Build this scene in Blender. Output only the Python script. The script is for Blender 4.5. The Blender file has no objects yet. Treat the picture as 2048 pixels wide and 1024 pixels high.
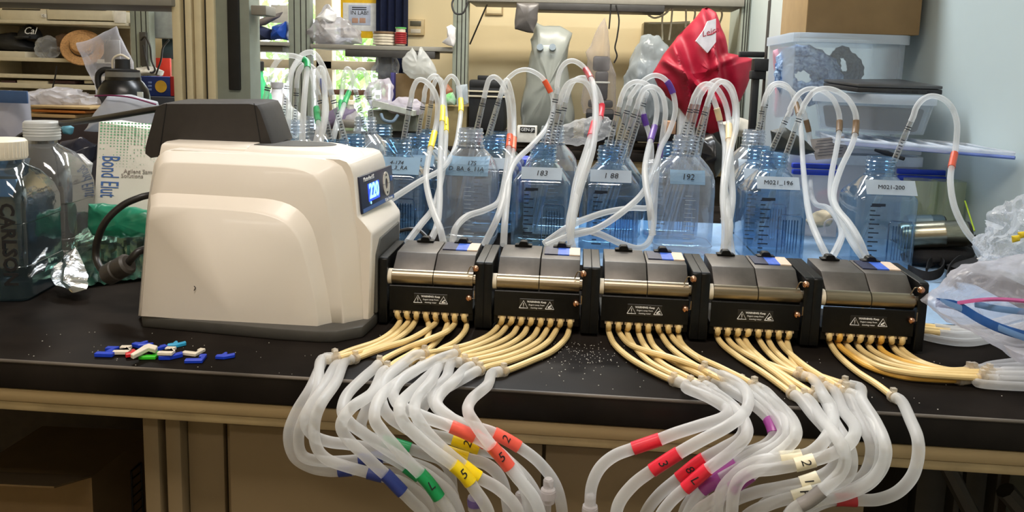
import bpy, bmesh, math, random
from mathutils import Vector, Matrix, noise
random.seed(7)
SC = bpy.context.scene
COL = SC.collection
PI = math.pi
# ------------------------------------------------------------------ camera
F, PX0, PY0, HC = 1600.0, 1024.0, 379.0, 0.36      # focal length and principal point in pixels of 2048x1024, eye height above bench
yaw, pit, rol = math.radians(4.7), math.radians(8.1), math.radians(1.6)
CAMP = Vector((0, 0, HC))
fw = Vector((-math.sin(yaw)*math.cos(pit), math.cos(yaw)*math.cos(pit), -math.sin(pit)))
r0 = Vector((math.cos(yaw), math.sin(yaw), 0)); u0 = r0.cross(fw)
rt = r0*math.cos(rol) + u0*math.sin(rol); up = u0*math.cos(rol) - r0*math.sin(rol)
cd = bpy.data.cameras.new('camera'); cam = bpy.data.objects.new('camera', cd); COL.objects.link(cam)
cd.sensor_width = 36; cd.lens = 36*F/2048; cd.shift_y = -(512-PY0)/2048; cd.clip_start = .02; cd.clip_end = 200
cam.matrix_world = Matrix(((rt.x, up.x, -fw.x, CAMP.x), (rt.y, up.y, -fw.y, CAMP.y), (rt.z, up.z, -fw.z, CAMP.z), (0, 0, 0, 1)))
SC.camera = cam
cd.dof.use_dof = False
# ------------------------------------------------------------------ view and world
SC.view_settings.view_transform = 'Standard'; SC.view_settings.look = 'None'
SC.view_settings.gamma = 1; SC.view_settings.use_curve_mapping = False
SC.view_settings.exposure = 0.0
SC.cycles.transparent_max_bounces = 32
SC.cycles.max_bounces = 7; SC.cycles.diffuse_bounces = 4; SC.cycles.glossy_bounces = 3; SC.cycles.sample_clamp_indirect = 6
W = bpy.data.worlds.new('world'); SC.world = W; W.use_nodes = True
wn = W.node_tree; wn.nodes['Background'].inputs[0].default_value = (.93, .97, 1, 1); wn.nodes['Background'].inputs[1].default_value = 5.0
# ------------------------------------------------------------------ room lamps (ceiling troffers of the lab)
ZF, ZC = -0.9, 1.85                                  # floor and ceiling, bench top is z = 0
LAMPS = []
def lamp(x, y, sx, sy, watt, col):
    l = bpy.data.lights.new('ceiling_lamp', 'AREA'); l.shape = 'RECTANGLE'; l.size = sx; l.size_y = sy; l.energy = watt; l.color = col
    o = bpy.data.objects.new('ceiling_lamp', l); COL.objects.link(o); o.location = (x, y, ZC-.06); LAMPS.append((x, y, sx, sy))
WARM, NEU = (1, .91, .82), (1, .95, .88)
lamp(-.3, .42, 1.2, .30, 28, WARM)
lamp(-.4, -1.2, 1.2, .28, 14, WARM)
lamp(-.2, 2.3, 1.2, .28, 40, (.88, .94, 1))
lamp(-1.9, 2.75, 1.2, .28, 14, NEU)
lamp(.0, 3.6, 1.2, .28, 44, (1, .93, .82))
# ------------------------------------------------------------------ pixel helpers: a pixel of the photograph on a known plane of the place
def ray(x, y): return fw + rt*((x-PX0)/F) + up*((PY0-y)/F)
def az(x, y, z=0.0): d = ray(x, y); return CAMP + d*((z-HC)/d.z)
def ay(x, y, Y): d = ray(x, y); return CAMP + d*(Y/d.y)
def ax(x, y, X): d = ray(x, y); return CAMP + d*(X/d.x)
# ------------------------------------------------------------------ materials
MATS = {}
def _nt(name):
    m = bpy.data.materials.new(name); m.use_nodes = True; MATS[name] = m
    return m, m.node_tree, m.node_tree.nodes['Principled BSDF']
def c4(c): return (c[0], c[1], c[2], 1)
def srgb(r, g, b):
    f = lambda v: (v/255/12.92) if v/255 <= .04045 else ((v/255+.055)/1.055)**2.4
    return (f(r), f(g), f(b))
def mat(name, col, rough=.5, metal=0., var=.12, scale=30., bump=0., spec=.5, coat=0., emit=0., sub=0., stretch=None, col2=None, detail=4.):
    if name in MATS: return MATS[name]
    m, nt, b = _nt(name); N, L = nt.nodes, nt.links
    b.inputs['Roughness'].default_value = rough; b.inputs['Metallic'].default_value = metal
    b.inputs['Specular IOR Level'].default_value = spec; b.inputs['Coat Weight'].default_value = coat
    tc = N.new('ShaderNodeTexCoord'); nz = N.new('ShaderNodeTexNoise'); nz.inputs['Scale'].default_value = scale; nz.inputs['Detail'].default_value = detail
    if stretch:
        mp = N.new('ShaderNodeMapping'); mp.inputs['Scale'].default_value = stretch
        L.new(tc.outputs['Object'], mp.inputs[0]); L.new(mp.outputs[0], nz.inputs['Vector'])
    else: L.new(tc.outputs['Object'], nz.inputs['Vector'])
    cr = N.new('ShaderNodeValToRGB'); cr.color_ramp.elements[0].position = .3; cr.color_ramp.elements[1].position = .7
    c2 = col2 or tuple(min(1, v*(1+var)) for v in col); c1 = col if col2 else tuple(v*(1-var) for v in col)
    cr.color_ramp.elements[0].color = c4(c1); cr.color_ramp.elements[1].color = c4(c2)
    L.new(nz.outputs['Fac'], cr.inputs[0]); L.new(cr.outputs[0], b.inputs['Base Color'])
    if bump:
        bp = N.new('ShaderNodeBump'); bp.inputs['Strength'].default_value = bump; bp.inputs['Distance'].default_value = .002
        L.new(nz.outputs['Fac'], bp.inputs['Height']); L.new(bp.outputs[0], b.inputs['Normal'])
    if emit:
        L.new(cr.outputs[0], b.inputs['Emission Color']); b.inputs['Emission Strength'].default_value = emit
    if sub: b.inputs['Subsurface Weight'].default_value = sub
    return m
def film(name, tint, body, lo, hi, rough=.15, translucent=.5, wrinkle=0., wscale=40., spec=.5):
    """thin clear or milky plastic: straight transmission through a tinted film, the rest scattered or reflected"""
    if name in MATS: return MATS[name]
    m, nt, b = _nt(name); N, L = nt.nodes, nt.links
    out = N['Material Output']
    tr = N.new('ShaderNodeBsdfTransparent'); tr.inputs[0].default_value = c4(tint)
    b.inputs['Base Color'].default_value = c4(body); b.inputs['Roughness'].default_value = rough; b.inputs['Specular IOR Level'].default_value = spec
    tl = N.new('ShaderNodeBsdfTranslucent'); tl.inputs[0].default_value = c4(body)
    mx0 = N.new('ShaderNodeMixShader'); mx0.inputs[0].default_value = translucent
    L.new(b.outputs[0], mx0.inputs[1]); L.new(tl.outputs[0], mx0.inputs[2])
    lw = N.new('ShaderNodeLayerWeight'); lw.inputs[0].default_value = .35
    mr = N.new('ShaderNodeMapRange'); mr.inputs['To Min'].default_value = lo; mr.inputs['To Max'].default_value = hi
    L.new(lw.outputs['Facing'], mr.inputs['Value'])
    nz = N.new('ShaderNodeTexNoise'); nz.inputs['Scale'].default_value = wscale; nz.inputs['Detail'].default_value = 3
    tc = N.new('ShaderNodeTexCoord'); L.new(tc.outputs['Object'], nz.inputs['Vector'])
    if wrinkle:
        bp = N.new('ShaderNodeBump'); bp.inputs['Strength'].default_value = wrinkle; bp.inputs['Distance'].default_value = .006
        L.new(nz.outputs['Fac'], bp.inputs['Height'])
        for s in (b, tl, lw): L.new(bp.outputs[0], s.inputs['Normal'])
    mx = N.new('ShaderNodeMixShader'); L.new(mr.outputs[0], mx.inputs[0]); L.new(tr.outputs[0], mx.inputs[1]); L.new(mx0.outputs[0], mx.inputs[2])
    L.new(mx.outputs[0], out.inputs['Surface'])
    return m
def clear(name, tint, lo=.04, hi=.75, rough=.06, gl=(1, 1, 1), blend=.3, haze=0.):
    """clear rigid plastic wall: tinted see-through with a fresnel-like gloss"""
    if name in MATS: return MATS[name]
    m, nt, b = _nt(name); N, L = nt.nodes, nt.links
    out = N['Material Output']
    tr = N.new('ShaderNodeBsdfTransparent'); tr.inputs[0].default_value = c4(tint)
    gs = N.new('ShaderNodeBsdfGlossy'); gs.inputs['Roughness'].default_value = rough; gs.inputs[0].default_value = c4(gl)
    lw = N.new('ShaderNodeLayerWeight'); lw.inputs[0].default_value = blend
    mr = N.new('ShaderNodeMapRange'); mr.inputs['To Min'].default_value = lo; mr.inputs['To Max'].default_value = hi
    L.new(lw.outputs['Facing'], mr.inputs['Value'])
    nz = N.new('ShaderNodeTexNoise'); nz.inputs['Scale'].default_value = 60; tc = N.new('ShaderNodeTexCoord'); L.new(tc.outputs['Object'], nz.inputs['Vector'])
    bp = N.new('ShaderNodeBump'); bp.inputs['Strength'].default_value = .12; bp.inputs['Distance'].default_value = .003
    L.new(nz.outputs['Fac'], bp.inputs['Height']); L.new(bp.outputs[0], gs.inputs['Normal'])
    mx = N.new('ShaderNodeMixShader'); L.new(mr.outputs[0], mx.inputs[0]); L.new(tr.outputs[0], mx.inputs[1]); L.new(gs.outputs[0], mx.inputs[2])
    last = mx
    if haze:
        df = N.new('ShaderNodeBsdfDiffuse'); df.inputs[0].default_value = c4(tint)
        m2 = N.new('ShaderNodeMixShader'); m2.inputs[0].default_value = haze
        L.new(mx.outputs[0], m2.inputs[1]); L.new(df.outputs[0], m2.inputs[2]); last = m2
    L.new(last.outputs[0], out.inputs['Surface'])
    return m
# ------------------------------------------------------------------ mesh helpers (all in world coordinates unless said otherwise)
def nb(): return bmesh.new()
def bx(bm, c, s, rot=None):
    M = Matrix.Translation(Vector(c))
    if rot: M = M @ (rot if isinstance(rot, Matrix) else Matrix.Rotation(rot, 4, 'Z'))
    return bmesh.ops.create_cube(bm, size=1, matrix=M @ Matrix.Diagonal((s[0], s[1], s[2], 1)))['verts']
def b2(bm, x0, x1, y0, y1, z0, z1): return bx(bm, ((x0+x1)/2, (y0+y1)/2, (z0+z1)/2), (x1-x0, y1-y0, z1-z0))
def bevel(bm, w, seg=2, ang=25):
    es = [e for e in bm.edges if len(e.link_faces) == 2 and e.calc_face_angle(0) > math.radians(ang)]
    bmesh.ops.bevel(bm, geom=es, offset=w, segments=seg, affect='EDGES', profile=.5, clamp_overlap=True)
def rbox(x0, x1, y0, y1, z0, z1, w=.004, seg=2, rot=None):
    bm = nb(); b2(bm, x0, x1, y0, y1, z0, z1); bevel(bm, w, seg); return bm
def crv(pts, n=8):
    """Catmull-Rom through the points"""
    P = [Vector(p) for p in pts]
    if len(P) < 3: return P
    Q = [P[0]*2-P[1]] + P + [P[-1]*2-P[-2]]; out = []
    for i in range(1, len(Q)-2):
        a, b, c, d = Q[i-1], Q[i], Q[i+1], Q[i+2]
        for k in range(n):
            t = k/n
            out.append(.5*((2*b)+(c-a)*t+(2*a-5*b+4*c-d)*t*t+(3*b-a-3*c+d)*t**3))
    out.append(P[-1]); return out
def tube(bm, pts, r, seg=10, cap=True):
    P = [Vector(p) for p in pts]
    Q = [P[0]]
    for p in P[1:]:
        if (p-Q[-1]).length > 1e-5: Q.append(p)
    P = Q; n = len(P)
    if n < 2: return
    R = r if isinstance(r, (list, tuple)) else [r]*n
    if len(R) != n: R = [R[min(len(R)-1, int(i*len(R)/n))] for i in range(n)]
    T = [(P[min(i+1, n-1)]-P[max(i-1, 0)]).normalized() for i in range(n)]
    a = Vector((0, 0, 1)) if abs(T[0].z) < .9 else Vector((1, 0, 0))
    nrm = T[0].cross(a).normalized(); rings = []
    for i in range(n):
        nrm = (nrm - T[i]*nrm.dot(T[i]))
        nrm = nrm.normalized() if nrm.length > 1e-6 else T[i].orthogonal().normalized()
        bn = T[i].cross(nrm)
        rings.append([bm.verts.new(P[i]+(nrm*math.cos(2*PI*k/seg)+bn*math.sin(2*PI*k/seg))*R[i]) for k in range(seg)])
    for i in range(n-1):
        for k in range(seg):
            bm.faces.new((rings[i][k], rings[i][(k+1) % seg], rings[i+1][(k+1) % seg], rings[i+1][k]))
    if cap: bm.faces.new(rings[0][::-1]); bm.faces.new(rings[-1])
def ring_loft(bm, rings, cap0=True, cap1=True):
    V = [[bm.verts.new(p) for p in r] for r in rings]; n = len(V[0])
    for i in range(len(V)-1):
        for k in range(n):
            bm.faces.new((V[i][k], V[i][(k+1) % n], V[i+1][(k+1) % n], V[i+1][k]))
    if cap0: bm.faces.new(V[0][::-1])
    if cap1: bm.faces.new(V[-1])
    return V
def lathe(bm, prof, seg=24, c=(0, 0, 0), M=None, cap0=True, cap1=True):
    rings = []
    for (r, z) in prof:
        rg = [Vector((r*math.cos(2*PI*k/seg), r*math.sin(2*PI*k/seg), z)) for k in range(seg)]
        rings.append([(M @ v if M else v) + Vector(c) for v in rg])
    ring_loft(bm, rings, cap0, cap1)
def rsq(a, b, r, n=6):
    """rounded rectangle ring in xy: half sizes a, b, corner radius r"""
    r = min(r, a, b); out = []
    for q, (sx, sy) in enumerate(((1, 1), (-1, 1), (-1, -1), (1, -1))):
        for k in range(n):
            t = q*PI/2 + (k/(n-1))*PI/2
            out.append(((a-r)*sx + r*math.cos(t), (b-r)*sy + r*math.sin(t)))
    return out
def prism_y(bm, poly, y0, y1):
    """polygon in (x, z) extruded along y"""
    A = [bm.verts.new((x, y0, z)) for x, z in poly]; B = [bm.verts.new((x, y1, z)) for x, z in poly]; n = len(poly)
    for i in range(n): bm.faces.new((A[i], A[(i+1) % n], B[(i+1) % n], B[i]))
    bm.faces.new(A[::-1]); bm.faces.new(B)
    bmesh.ops.recalc_face_normals(bm, faces=bm.faces)
def prism_x(bm, poly, x0, x1):
    A = [bm.verts.new((x0, y, z)) for y, z in poly]; B = [bm.verts.new((x1, y, z)) for y, z in poly]; n = len(poly)
    for i in range(n): bm.faces.new((A[i], A[(i+1) % n], B[(i+1) % n], B[i]))
    bm.faces.new(A[::-1]); bm.faces.new(B)
    bmesh.ops.recalc_face_normals(bm, faces=bm.faces)
def prism_z(bm, poly, z0, z1):
    A = [bm.verts.new((x, y, z0)) for x, y in poly]; B = [bm.verts.new((x, y, z1)) for x, y in poly]; n = len(poly)
    for i in range(n): bm.faces.new((A[i], A[(i+1) % n], B[(i+1) % n], B[i]))
    bm.faces.new(A[::-1]); bm.faces.new(B)
    bmesh.ops.recalc_face_normals(bm, faces=bm.faces)
def xform(bm, M): bmesh.ops.transform(bm, matrix=M, verts=bm.verts)
def grid_sheet(bm, fn, nu, nv, thick=0.):
    """surface from fn(u, v) -> Vector, optionally given thickness"""
    V = [[bm.verts.new(fn(i/nu, j/nv)) for j in range(nv+1)] for i in range(nu+1)]
    fs = [bm.faces.new((V[i][j], V[i+1][j], V[i+1][j+1], V[i][j+1])) for i in range(nu) for j in range(nv)]
    if thick: bmesh.ops.solidify(bm, geom=fs, thickness=thick)
def n3(p, s=1.): return noise.noise(Vector(p)*s)
def crumple(bm, amp, s, seed=0.):
    for v in bm.verts:
        p = v.co*s + Vector((seed, seed*.7, -seed))
        v.co += noise.noise_vector(p)*amp + noise.noise_vector(p*2.7)*amp*.45
def blob(c, rad, sub=3, amp=.15, s=8., seed=0., flat=None):
    """crumpled closed lump"""
    bm = nb(); bmesh.ops.create_icosphere(bm, subdivisions=sub, radius=1)
    for v in bm.verts:
        k = 1 + amp*noise.noise(v.co*s*.3+Vector((seed, 0, 0))) * 2 + amp*.6*noise.noise(v.co*s*.8+Vector((0, seed, 0)))
        v.co = Vector((v.co.x*rad[0]*k, v.co.y*rad[1]*k, v.co.z*rad[2]*k))
        if flat is not None and v.co.z < flat: v.co.z = flat
        v.co += Vector(c)
    return bm
# ------------------------------------------------------------------ object helpers
ORI = {}
def obj(name, bm, m, parent=None, smooth=True, local=False, ang=35):
    me = bpy.data.meshes.new(name)
    if parent is None:
        xs = [v.co for v in bm.verts]
        c = Vector(((min(v.x for v in xs)+max(v.x for v in xs))/2, (min(v.y for v in xs)+max(v.y for v in xs))/2, min(v.z for v in xs)))
    else: c = Vector((0, 0, 0)) if local else ORI[parent.name]
    bmesh.ops.translate(bm, vec=-c, verts=bm.verts)
    bm.to_mesh(me); bm.free()
    o = bpy.data.objects.new(name, me); COL.objects.link(o)
    if isinstance(m, (list, tuple)):
        for k in m: me.materials.append(k)
    else: me.materials.append(m)
    if parent is None: o.location = c
    else: o.parent = parent
    ORI[o.name] = c
    if smooth:
        me.polygons.foreach_set('use_smooth', [True]*len(me.polygons))
        try: me.set_sharp_from_angle(angle=math.radians(ang))
        except Exception: pass
    return o
def tag(o, label, cat, group=None):
    o['label'] = label; o['category'] = cat
    if group: o['group'] = group
    return o
def thing(name, label, cat, loc, group=None):
    o = bpy.data.objects.new(name, None); COL.objects.link(o); o.location = loc; o.empty_display_size = .02
    ORI[o.name] = Vector(loc); return tag(o, label, cat, group)
def struct(name, bm, m, parent=None, smooth=True):
    o = obj(name, bm, m, parent, smooth)
    if parent is None: o['kind'] = 'structure'
    return o
def dup(root, loc, label=None, group=None, rotz=None):
    r = root.copy(); COL.objects.link(r); r.location = loc; ORI[r.name] = Vector(loc)
    if rotz is not None: r.rotation_euler.z = rotz
    if label: r['label'] = label
    if group: r['group'] = group
    for ch in list(root.children):
        c = ch.copy(); COL.objects.link(c); c.parent = r
        for g in list(ch.children):
            d = g.copy(); COL.objects.link(d); d.parent = c
    return r
_dg = None
def text_mesh(s, size, depth=.0003, shear=0., align='CENTER', bold=0., spacing=1.):
    """flat lettering as a mesh in the xy plane, centred"""
    cu = bpy.data.curves.new('lettering', 'FONT'); cu.body = s; cu.size = size; cu.extrude = depth; cu.shear = shear
    cu.align_x = align; cu.align_y = 'CENTER'; cu.offset = bold; cu.space_character = spacing; cu.resolution_u = 2
    o = bpy.data.objects.new('lettering', cu); COL.objects.link(o)
    bpy.context.view_layer.update()
    me = bpy.data.meshes.new_from_object(o.evaluated_get(bpy.context.evaluated_depsgraph_get()))
    bpy.data.objects.remove(o); bpy.data.curves.remove(cu)
    bm = nb(); bm.from_mesh(me); bpy.data.meshes.remove(me); return bm
def frame_M(o, xdir, ydir):
    x = Vector(xdir).normalized(); y = Vector(ydir); y = (y - x*y.dot(x)).normalized(); z = x.cross(y)
    return Matrix(((x.x, y.x, z.x, o[0]), (x.y, y.y, z.y, o[1]), (x.z, y.z, z.z, o[2]), (0, 0, 0, 1)))
def words(name, s, size, o, xdir, ydir, m, parent, lift=.0004, **k):
    bm = text_mesh(s, size, **k); M = frame_M(o, xdir, ydir); xform(bm, M @ Matrix.Translation((0, 0, lift)))
    return obj(name, bm, m, parent, smooth=False)
ORD = ['first', 'second', 'third', 'fourth', 'fifth', 'sixth', 'seventh', 'eighth', 'ninth', 'tenth', 'eleventh', 'twelfth']
# ================================================================== the setting
BLK = mat('bench_black_resin', srgb(30, 26, 23), rough=.4, var=.5, scale=9, bump=.05, spec=.1)
def matte_resin(m, gloss, rough):
    # honed epoxy resin: a diffuse black with only a faint broad sheen
    N, L = m.node_tree.nodes, m.node_tree.links; b = N['Principled BSDF']
    src = b.inputs['Base Color'].links[0].from_socket; nrm = b.inputs['Normal'].links[0].from_socket
    d = N.new('ShaderNodeBsdfDiffuse'); g = N.new('ShaderNodeBsdfGlossy'); g.inputs['Roughness'].default_value = rough; x = N.new('ShaderNodeMixShader'); x.inputs[0].default_value = gloss
    L.new(src, d.inputs[0]); L.new(nrm, g.inputs['Normal']); L.new(d.outputs[0], x.inputs[1]); L.new(g.outputs[0], x.inputs[2]); L.new(x.outputs[0], N['Material Output'].inputs['Surface'])
matte_resin(BLK, .012, .30)
BEIGE = mat('beige_steel', srgb(158, 136, 98), rough=.45, var=.04, scale=8)
BEIGE2 = mat('beige_laminate', srgb(122, 104, 76), rough=.55, var=.05, scale=10)
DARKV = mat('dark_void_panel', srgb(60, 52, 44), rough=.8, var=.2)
WALLW = mat('painted_wall_cool_white', srgb(186, 200, 201), rough=.75, var=.03, scale=3, bump=.03)
WALLY = mat('painted_wall_cream', srgb(240, 221, 178), rough=.8, var=.03, scale=2)
CEIL = mat('ceiling_tile_white', srgb(225, 222, 214), rough=.9, var=.03)
FLOOR = mat('vinyl_floor', srgb(120, 108, 92), rough=.5, var=.1, scale=6)
XR, XL, YB, YF = .84, -3.3, 4.8, -2.2
bm = nb(); b2(bm, XL, XR, YF, YB, ZF-.1, ZF); struct('floor', bm, FLOOR, smooth=False)
bm = nb(); b2(bm, XL, XR, YF, YB, ZC, ZC+.1); struct('ceiling', bm, CEIL, smooth=False)
bm = nb(); b2(bm, XR, XR+.1, YF, YB, ZF, ZC); struct('wall_right', bm, WALLW, smooth=False)
bm = nb(); b2(bm, XL-.1, XL, YF, YB, ZF, ZC); struct('wall_left', bm, WALLY, smooth=False)
bm = nb(); b2(bm, XL, XR, YF-.1, YF, ZF, ZC); struct('wall_front', bm, WALLY, smooth=False)
# back wall with the window opening
WX0, WX1, WZ0, WZ1 = ay(395, 60, YB).x, ay(812, 60, YB).x, -.25, 1.25
bm = nb()
b2(bm, XL, WX0, YB, YB+.12, ZF, ZC); b2(bm, WX1, XR, YB, YB+.12, ZF, ZC)
b2(bm, WX0, WX1, YB, YB+.12, ZF, WZ0); b2(bm, WX0, WX1, YB, YB+.12, WZ1, ZC)
struct('wall_back', bm, WALLY, smooth=False)
WFR = mat('window_frame_cream', srgb(222, 208, 180), rough=.5, var=.04)
win = thing('window_1', '', '', ((WX0+WX1)/2, YB+.05, WZ0)); del win['label'], win['category']; win['kind'] = 'structure'
def wbar(name, x0, x1, z0, z1, y0=YB+.02, y1=YB+.1, m=None):
    obj(name, rbox(x0, x1, y0, y1, z0, z1, .006), m or WFR, win)
wbar('window_frame', WX0, WX0+.06, WZ0, WZ1); wbar('window_frame', WX1-.06, WX1, WZ0, WZ1)
wbar('window_frame', WX0, WX1, WZ0, WZ0+.06); wbar('window_frame', WX0, WX1, WZ1-.06, WZ1)
for p0, p1_ in ((496, 512), (628, 662)):
    wbar('mullion', ay(p0, 60, YB).x, ay(p1_, 60, YB).x, WZ0, WZ1)
zr = ay(700, 132, YB).z; wbar('transom', WX0, WX1, zr-.025, zr+.03)
GLASS = clear('window_glass', (.97, .99, .98), lo=.02, hi=.3)
xs = [WX0+.06, ay(496, 60, YB).x, ay(512, 60, YB).x, ay(628, 60, YB).x, ay(662, 60, YB).x, WX1-.06]
for i in range(0, 6, 2):
    bm = nb(); b2(bm, xs[i], xs[i+1], YB+.06, YB+.066, WZ0+.06, zr-.025); obj('pane', bm, GLASS, win, False)
    bm = nb(); b2(bm, xs[i], xs[i+1], YB+.06, YB+.066, zr+.03, WZ1-.06); obj('pane', bm, GLASS, win, False)
# ceiling troffers around the lamps
FIXW = mat('fixture_white', srgb(235, 235, 230), rough=.4)
for i, (x, y, sx, sy) in enumerate(LAMPS):
    t = thing('ceiling_light', 'white fluorescent ceiling light, ' + ['above the front of the bench', 'behind the camera end of the room', 'over the aisle behind the bottles', 'over the aisle near the left wall', 'near the cream back wall'][i], 'light', (x, y, ZC-.1), 'ceiling lights above the frame')
    bm = nb(); b2(bm, x-sx/2-.04, x+sx/2+.04, y-sy/2-.04, y+sy/2+.04, ZC-.05, ZC); obj('housing', bm, FIXW, t, False)
    bm = nb()
    for a, b, c, d in ((x-sx/2-.04, x+sx/2+.04, y-sy/2-.04, y-sy/2-.01), (x-sx/2-.04, x+sx/2+.04, y+sy/2+.01, y+sy/2+.04), (x-sx/2-.04, x-sx/2-.01, y-sy/2-.01, y+sy/2+.01), (x+sx/2+.01, x+sx/2+.04, y-sy/2-.01, y+sy/2+.01)): b2(bm, a, b, c, d, ZC-.09, ZC-.05)
    obj('rim', bm, FIXW, t, False)
# ---- the island bench
YE, YBK = .88, 2.35
bt = thing('lab_bench', 'long black topped lab bench with beige steel base carrying the pump', 'bench', (-.6, 1.6, ZF))
bm = rbox(-3.0, XR-.002, YE, YBK, -.037, 0, .004, 2)
obj('bench_top', bm, BLK, bt)
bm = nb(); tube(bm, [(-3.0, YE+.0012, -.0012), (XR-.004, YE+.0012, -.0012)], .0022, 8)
obj('edge_highlight', bm, mat('edge_highlight_grey', srgb(52, 47, 43), rough=.3, col2=srgb(120, 112, 104), scale=6, spec=.6, stretch=(1, 1, 1)), bt)  # broken lighter grey: the front edge's highlight line painted into a thin strip
obj('apron', rbox(-3.0, XR-.002, YE+.002, YE+.05, -.054, -.0372, .002), BEIGE, bt)
obj('apron', rbox(-3.0, XR-.002, YE+.004, YE+.045, -.066, -.0542, .002), mat('beige_steel_lip', srgb(164, 144, 106), rough=.5), bt)
# base cabinet between the two knee spaces
YC = YE+.03
cx0, cx1 = ay(440, 900, YC).x, ay(1742, 950, YC).x
cab = thing('base_cabinet', 'beige base cabinet with two doors under the bench', 'cabinet', ((cx0+cx1)/2, YC+.3, ZF))
obj('body', rbox(cx0, cx1, YC+.02, YC+.55, ZF, -.076, .002), BEIGE2, cab)
xm = ay(1088, 900, YC).x
obj('door', rbox(cx0+.012, xm-.002, YC, YC+.019, ZF+.1, -.078, .002), BEIGE2, cab)
obj('door', rbox(xm+.002, cx1-.004, YC, YC+.019, ZF+.1, -.078, .002), BEIGE2, cab)
for a, b in ((285, 318), (330, 362)):
    x0, x1 = ay(a, 900, YC).x, ay(b, 900, YC).x
    obj('leg_post', rbox(x0, x1, YC, YC+.06, ZF, -.076, .004), BEIGE2, bt)
x0, x1 = ay(364, 900, YC).x, ay(437, 900, YC).x
obj('side_panel', rbox(x0, x1, YC+.015, YC+.03, ZF, -.076, .002), BEIGE2, bt)
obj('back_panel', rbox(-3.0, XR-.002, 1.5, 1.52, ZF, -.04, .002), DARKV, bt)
# far bench along the back wall
fb = thing('back_bench', 'black topped bench along the cream back wall holding covered microscopes', 'bench', (-.8, 4.3, ZF))
obj('bench_top', rbox(-3.2, XR-.002, 3.92, 4.79, -.04, 0, .004), BLK, fb)
obj('apron', rbox(-3.2, XR-.002, 3.95, 3.99, -.1, -.0402, .003), BEIGE, fb)
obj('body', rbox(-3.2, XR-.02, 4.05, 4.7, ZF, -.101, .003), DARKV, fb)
# ================================================================== pump drive and the five multichannel heads
WHITE = mat('pump_housing_cream', srgb(226, 217, 205), rough=.38, var=.015, scale=5, coat=.1)
DGREY = mat('pump_base_charcoal', srgb(72, 70, 66), rough=.5, var=.08, scale=60, bump=.05)
BLKP = mat('black_rubber_plastic', srgb(44, 40, 38), rough=.55, var=.1, scale=90, bump=.06)
NAVY = mat('panel_navy', srgb(30, 36, 58), rough=.3, var=.05)
PBLUE = mat('panel_stripe_blue', srgb(70, 104, 168), rough=.3, var=.05)
INKW = mat('print_white', srgb(235, 235, 235), rough=.5, var=.02)
INKB = mat('ink_black', srgb(20, 20, 24), rough=.6, var=.05)
def resample(pts, n):
    P = [Vector(p) for p in pts]; P.append(P[0]); d = [0]
    for a, b in zip(P, P[1:]): d.append(d[-1]+(b-a).length)
    out = []
    for k in range(n):
        t = d[-1]*k/n; i = max(j for j in range(len(d)-1) if d[j] <= t)
        out.append(P[i].lerp(P[i+1], (t-d[i])/max(1e-9, d[i+1]-d[i])))
    return out
def arcpath(pts, n=5): return crv(pts, n)
pump = thing('peristaltic_pump_drive', 'cream peristaltic pump drive with blue lit display and black rear handle', 'pump', (-.44, 1.14, 0))
q = lambda L, Y: [ay(x, y, Y) for x, y in L]
HULL = q([(278, 630), (296, 405), (309, 326), (318, 310), (335, 300), (350, 297), (684, 317), (698, 322), (706, 333), (712, 352), (719, 432), (735, 449), (747, 466), (741, 652)], 1.07)
bm = nb()
def soft(P, i0, i1, n=4): return P
ringA = HULL
ringB = [p+Vector((0, .165, 0)) for p in HULL]
cen = sum(HULL, Vector())/len(HULL)
ringC = [(p-cen)*.96+cen+Vector((0, .185, 0)) for p in HULL]
ring0 = [(p-cen)*.985+cen+Vector((0, -.006, 0)) for p in HULL]
ring_loft(bm, [ring0, ringA, ringB, ringC]); bmesh.ops.recalc_face_normals(bm, faces=bm.faces)
es = [e for e in bm.edges if len(e.link_faces) == 2 and e.calc_face_angle(0) > .25 and abs((e.verts[0].co-e.verts[1].co).y) > .1]
bmesh.ops.bevel(bm, geom=es, offset=.008, segments=4, affect='EDGES', profile=.5, clamp_overlap=True)
obj('housing', bm, WHITE, pump, ang=50)
def terrace(name, outer, y0, inner, y1, lean=0., m=WHITE, n=72):
    bm = nb(); A = resample(q(outer, y0), n); B = resample(q(inner, y1), n)
    A2 = [p+Vector((0, .012, 0)) for p in A]
    cB = sum(B, Vector())/n
    B2 = [(p-cB)*.985+cB+Vector((0, -.0022, 0)) for p in B]
    Bm = [(a*.12+b*.88)+Vector((0, .0012, 0)) for a, b in zip(A, B)]
    Am = [(a*.9+b*.1)+Vector((0, -.0008, 0)) for a, b in zip(A, B)]
    ring_loft(bm, [A2, A, Am, Bm, B, B2]); bmesh.ops.recalc_face_normals(bm, faces=bm.faces)
    return obj(name, bm, m, pump, ang=60)
def sm(a, pts, b, n=6): return a + [tuple(p)[:2] for p in crv([(x, y, 0) for x, y in pts], n)] + b
terrace('front_shell', sm([(277, 631), (296, 405)], [(310, 326), (320, 309), (345, 301), (560, 311), (640, 316), (676, 326), (694, 352), (704, 400), (720, 500)], [(728, 660)]), 1.064,
        sm([(279, 632), (297, 410)], [(310, 345), (322, 329), (350, 324), (540, 332), (602, 338), (636, 356), (654, 400), (668, 480), (682, 560)], [(692, 660)]), 1.042)
terrace('front_panel', sm([(281, 632), (299, 420)], [(302, 384), (330, 380), (480, 388), (555, 394), (600, 412), (630, 450), (648, 520), (662, 590)], [(672, 659)]), 1.044,
        sm([(282, 632.5), (297, 440)], [(298, 414), (330, 412), (470, 420), (530, 428), (572, 446), (600, 482), (619, 545), (632, 600)], [(640, 657)]), 1.024)
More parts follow.
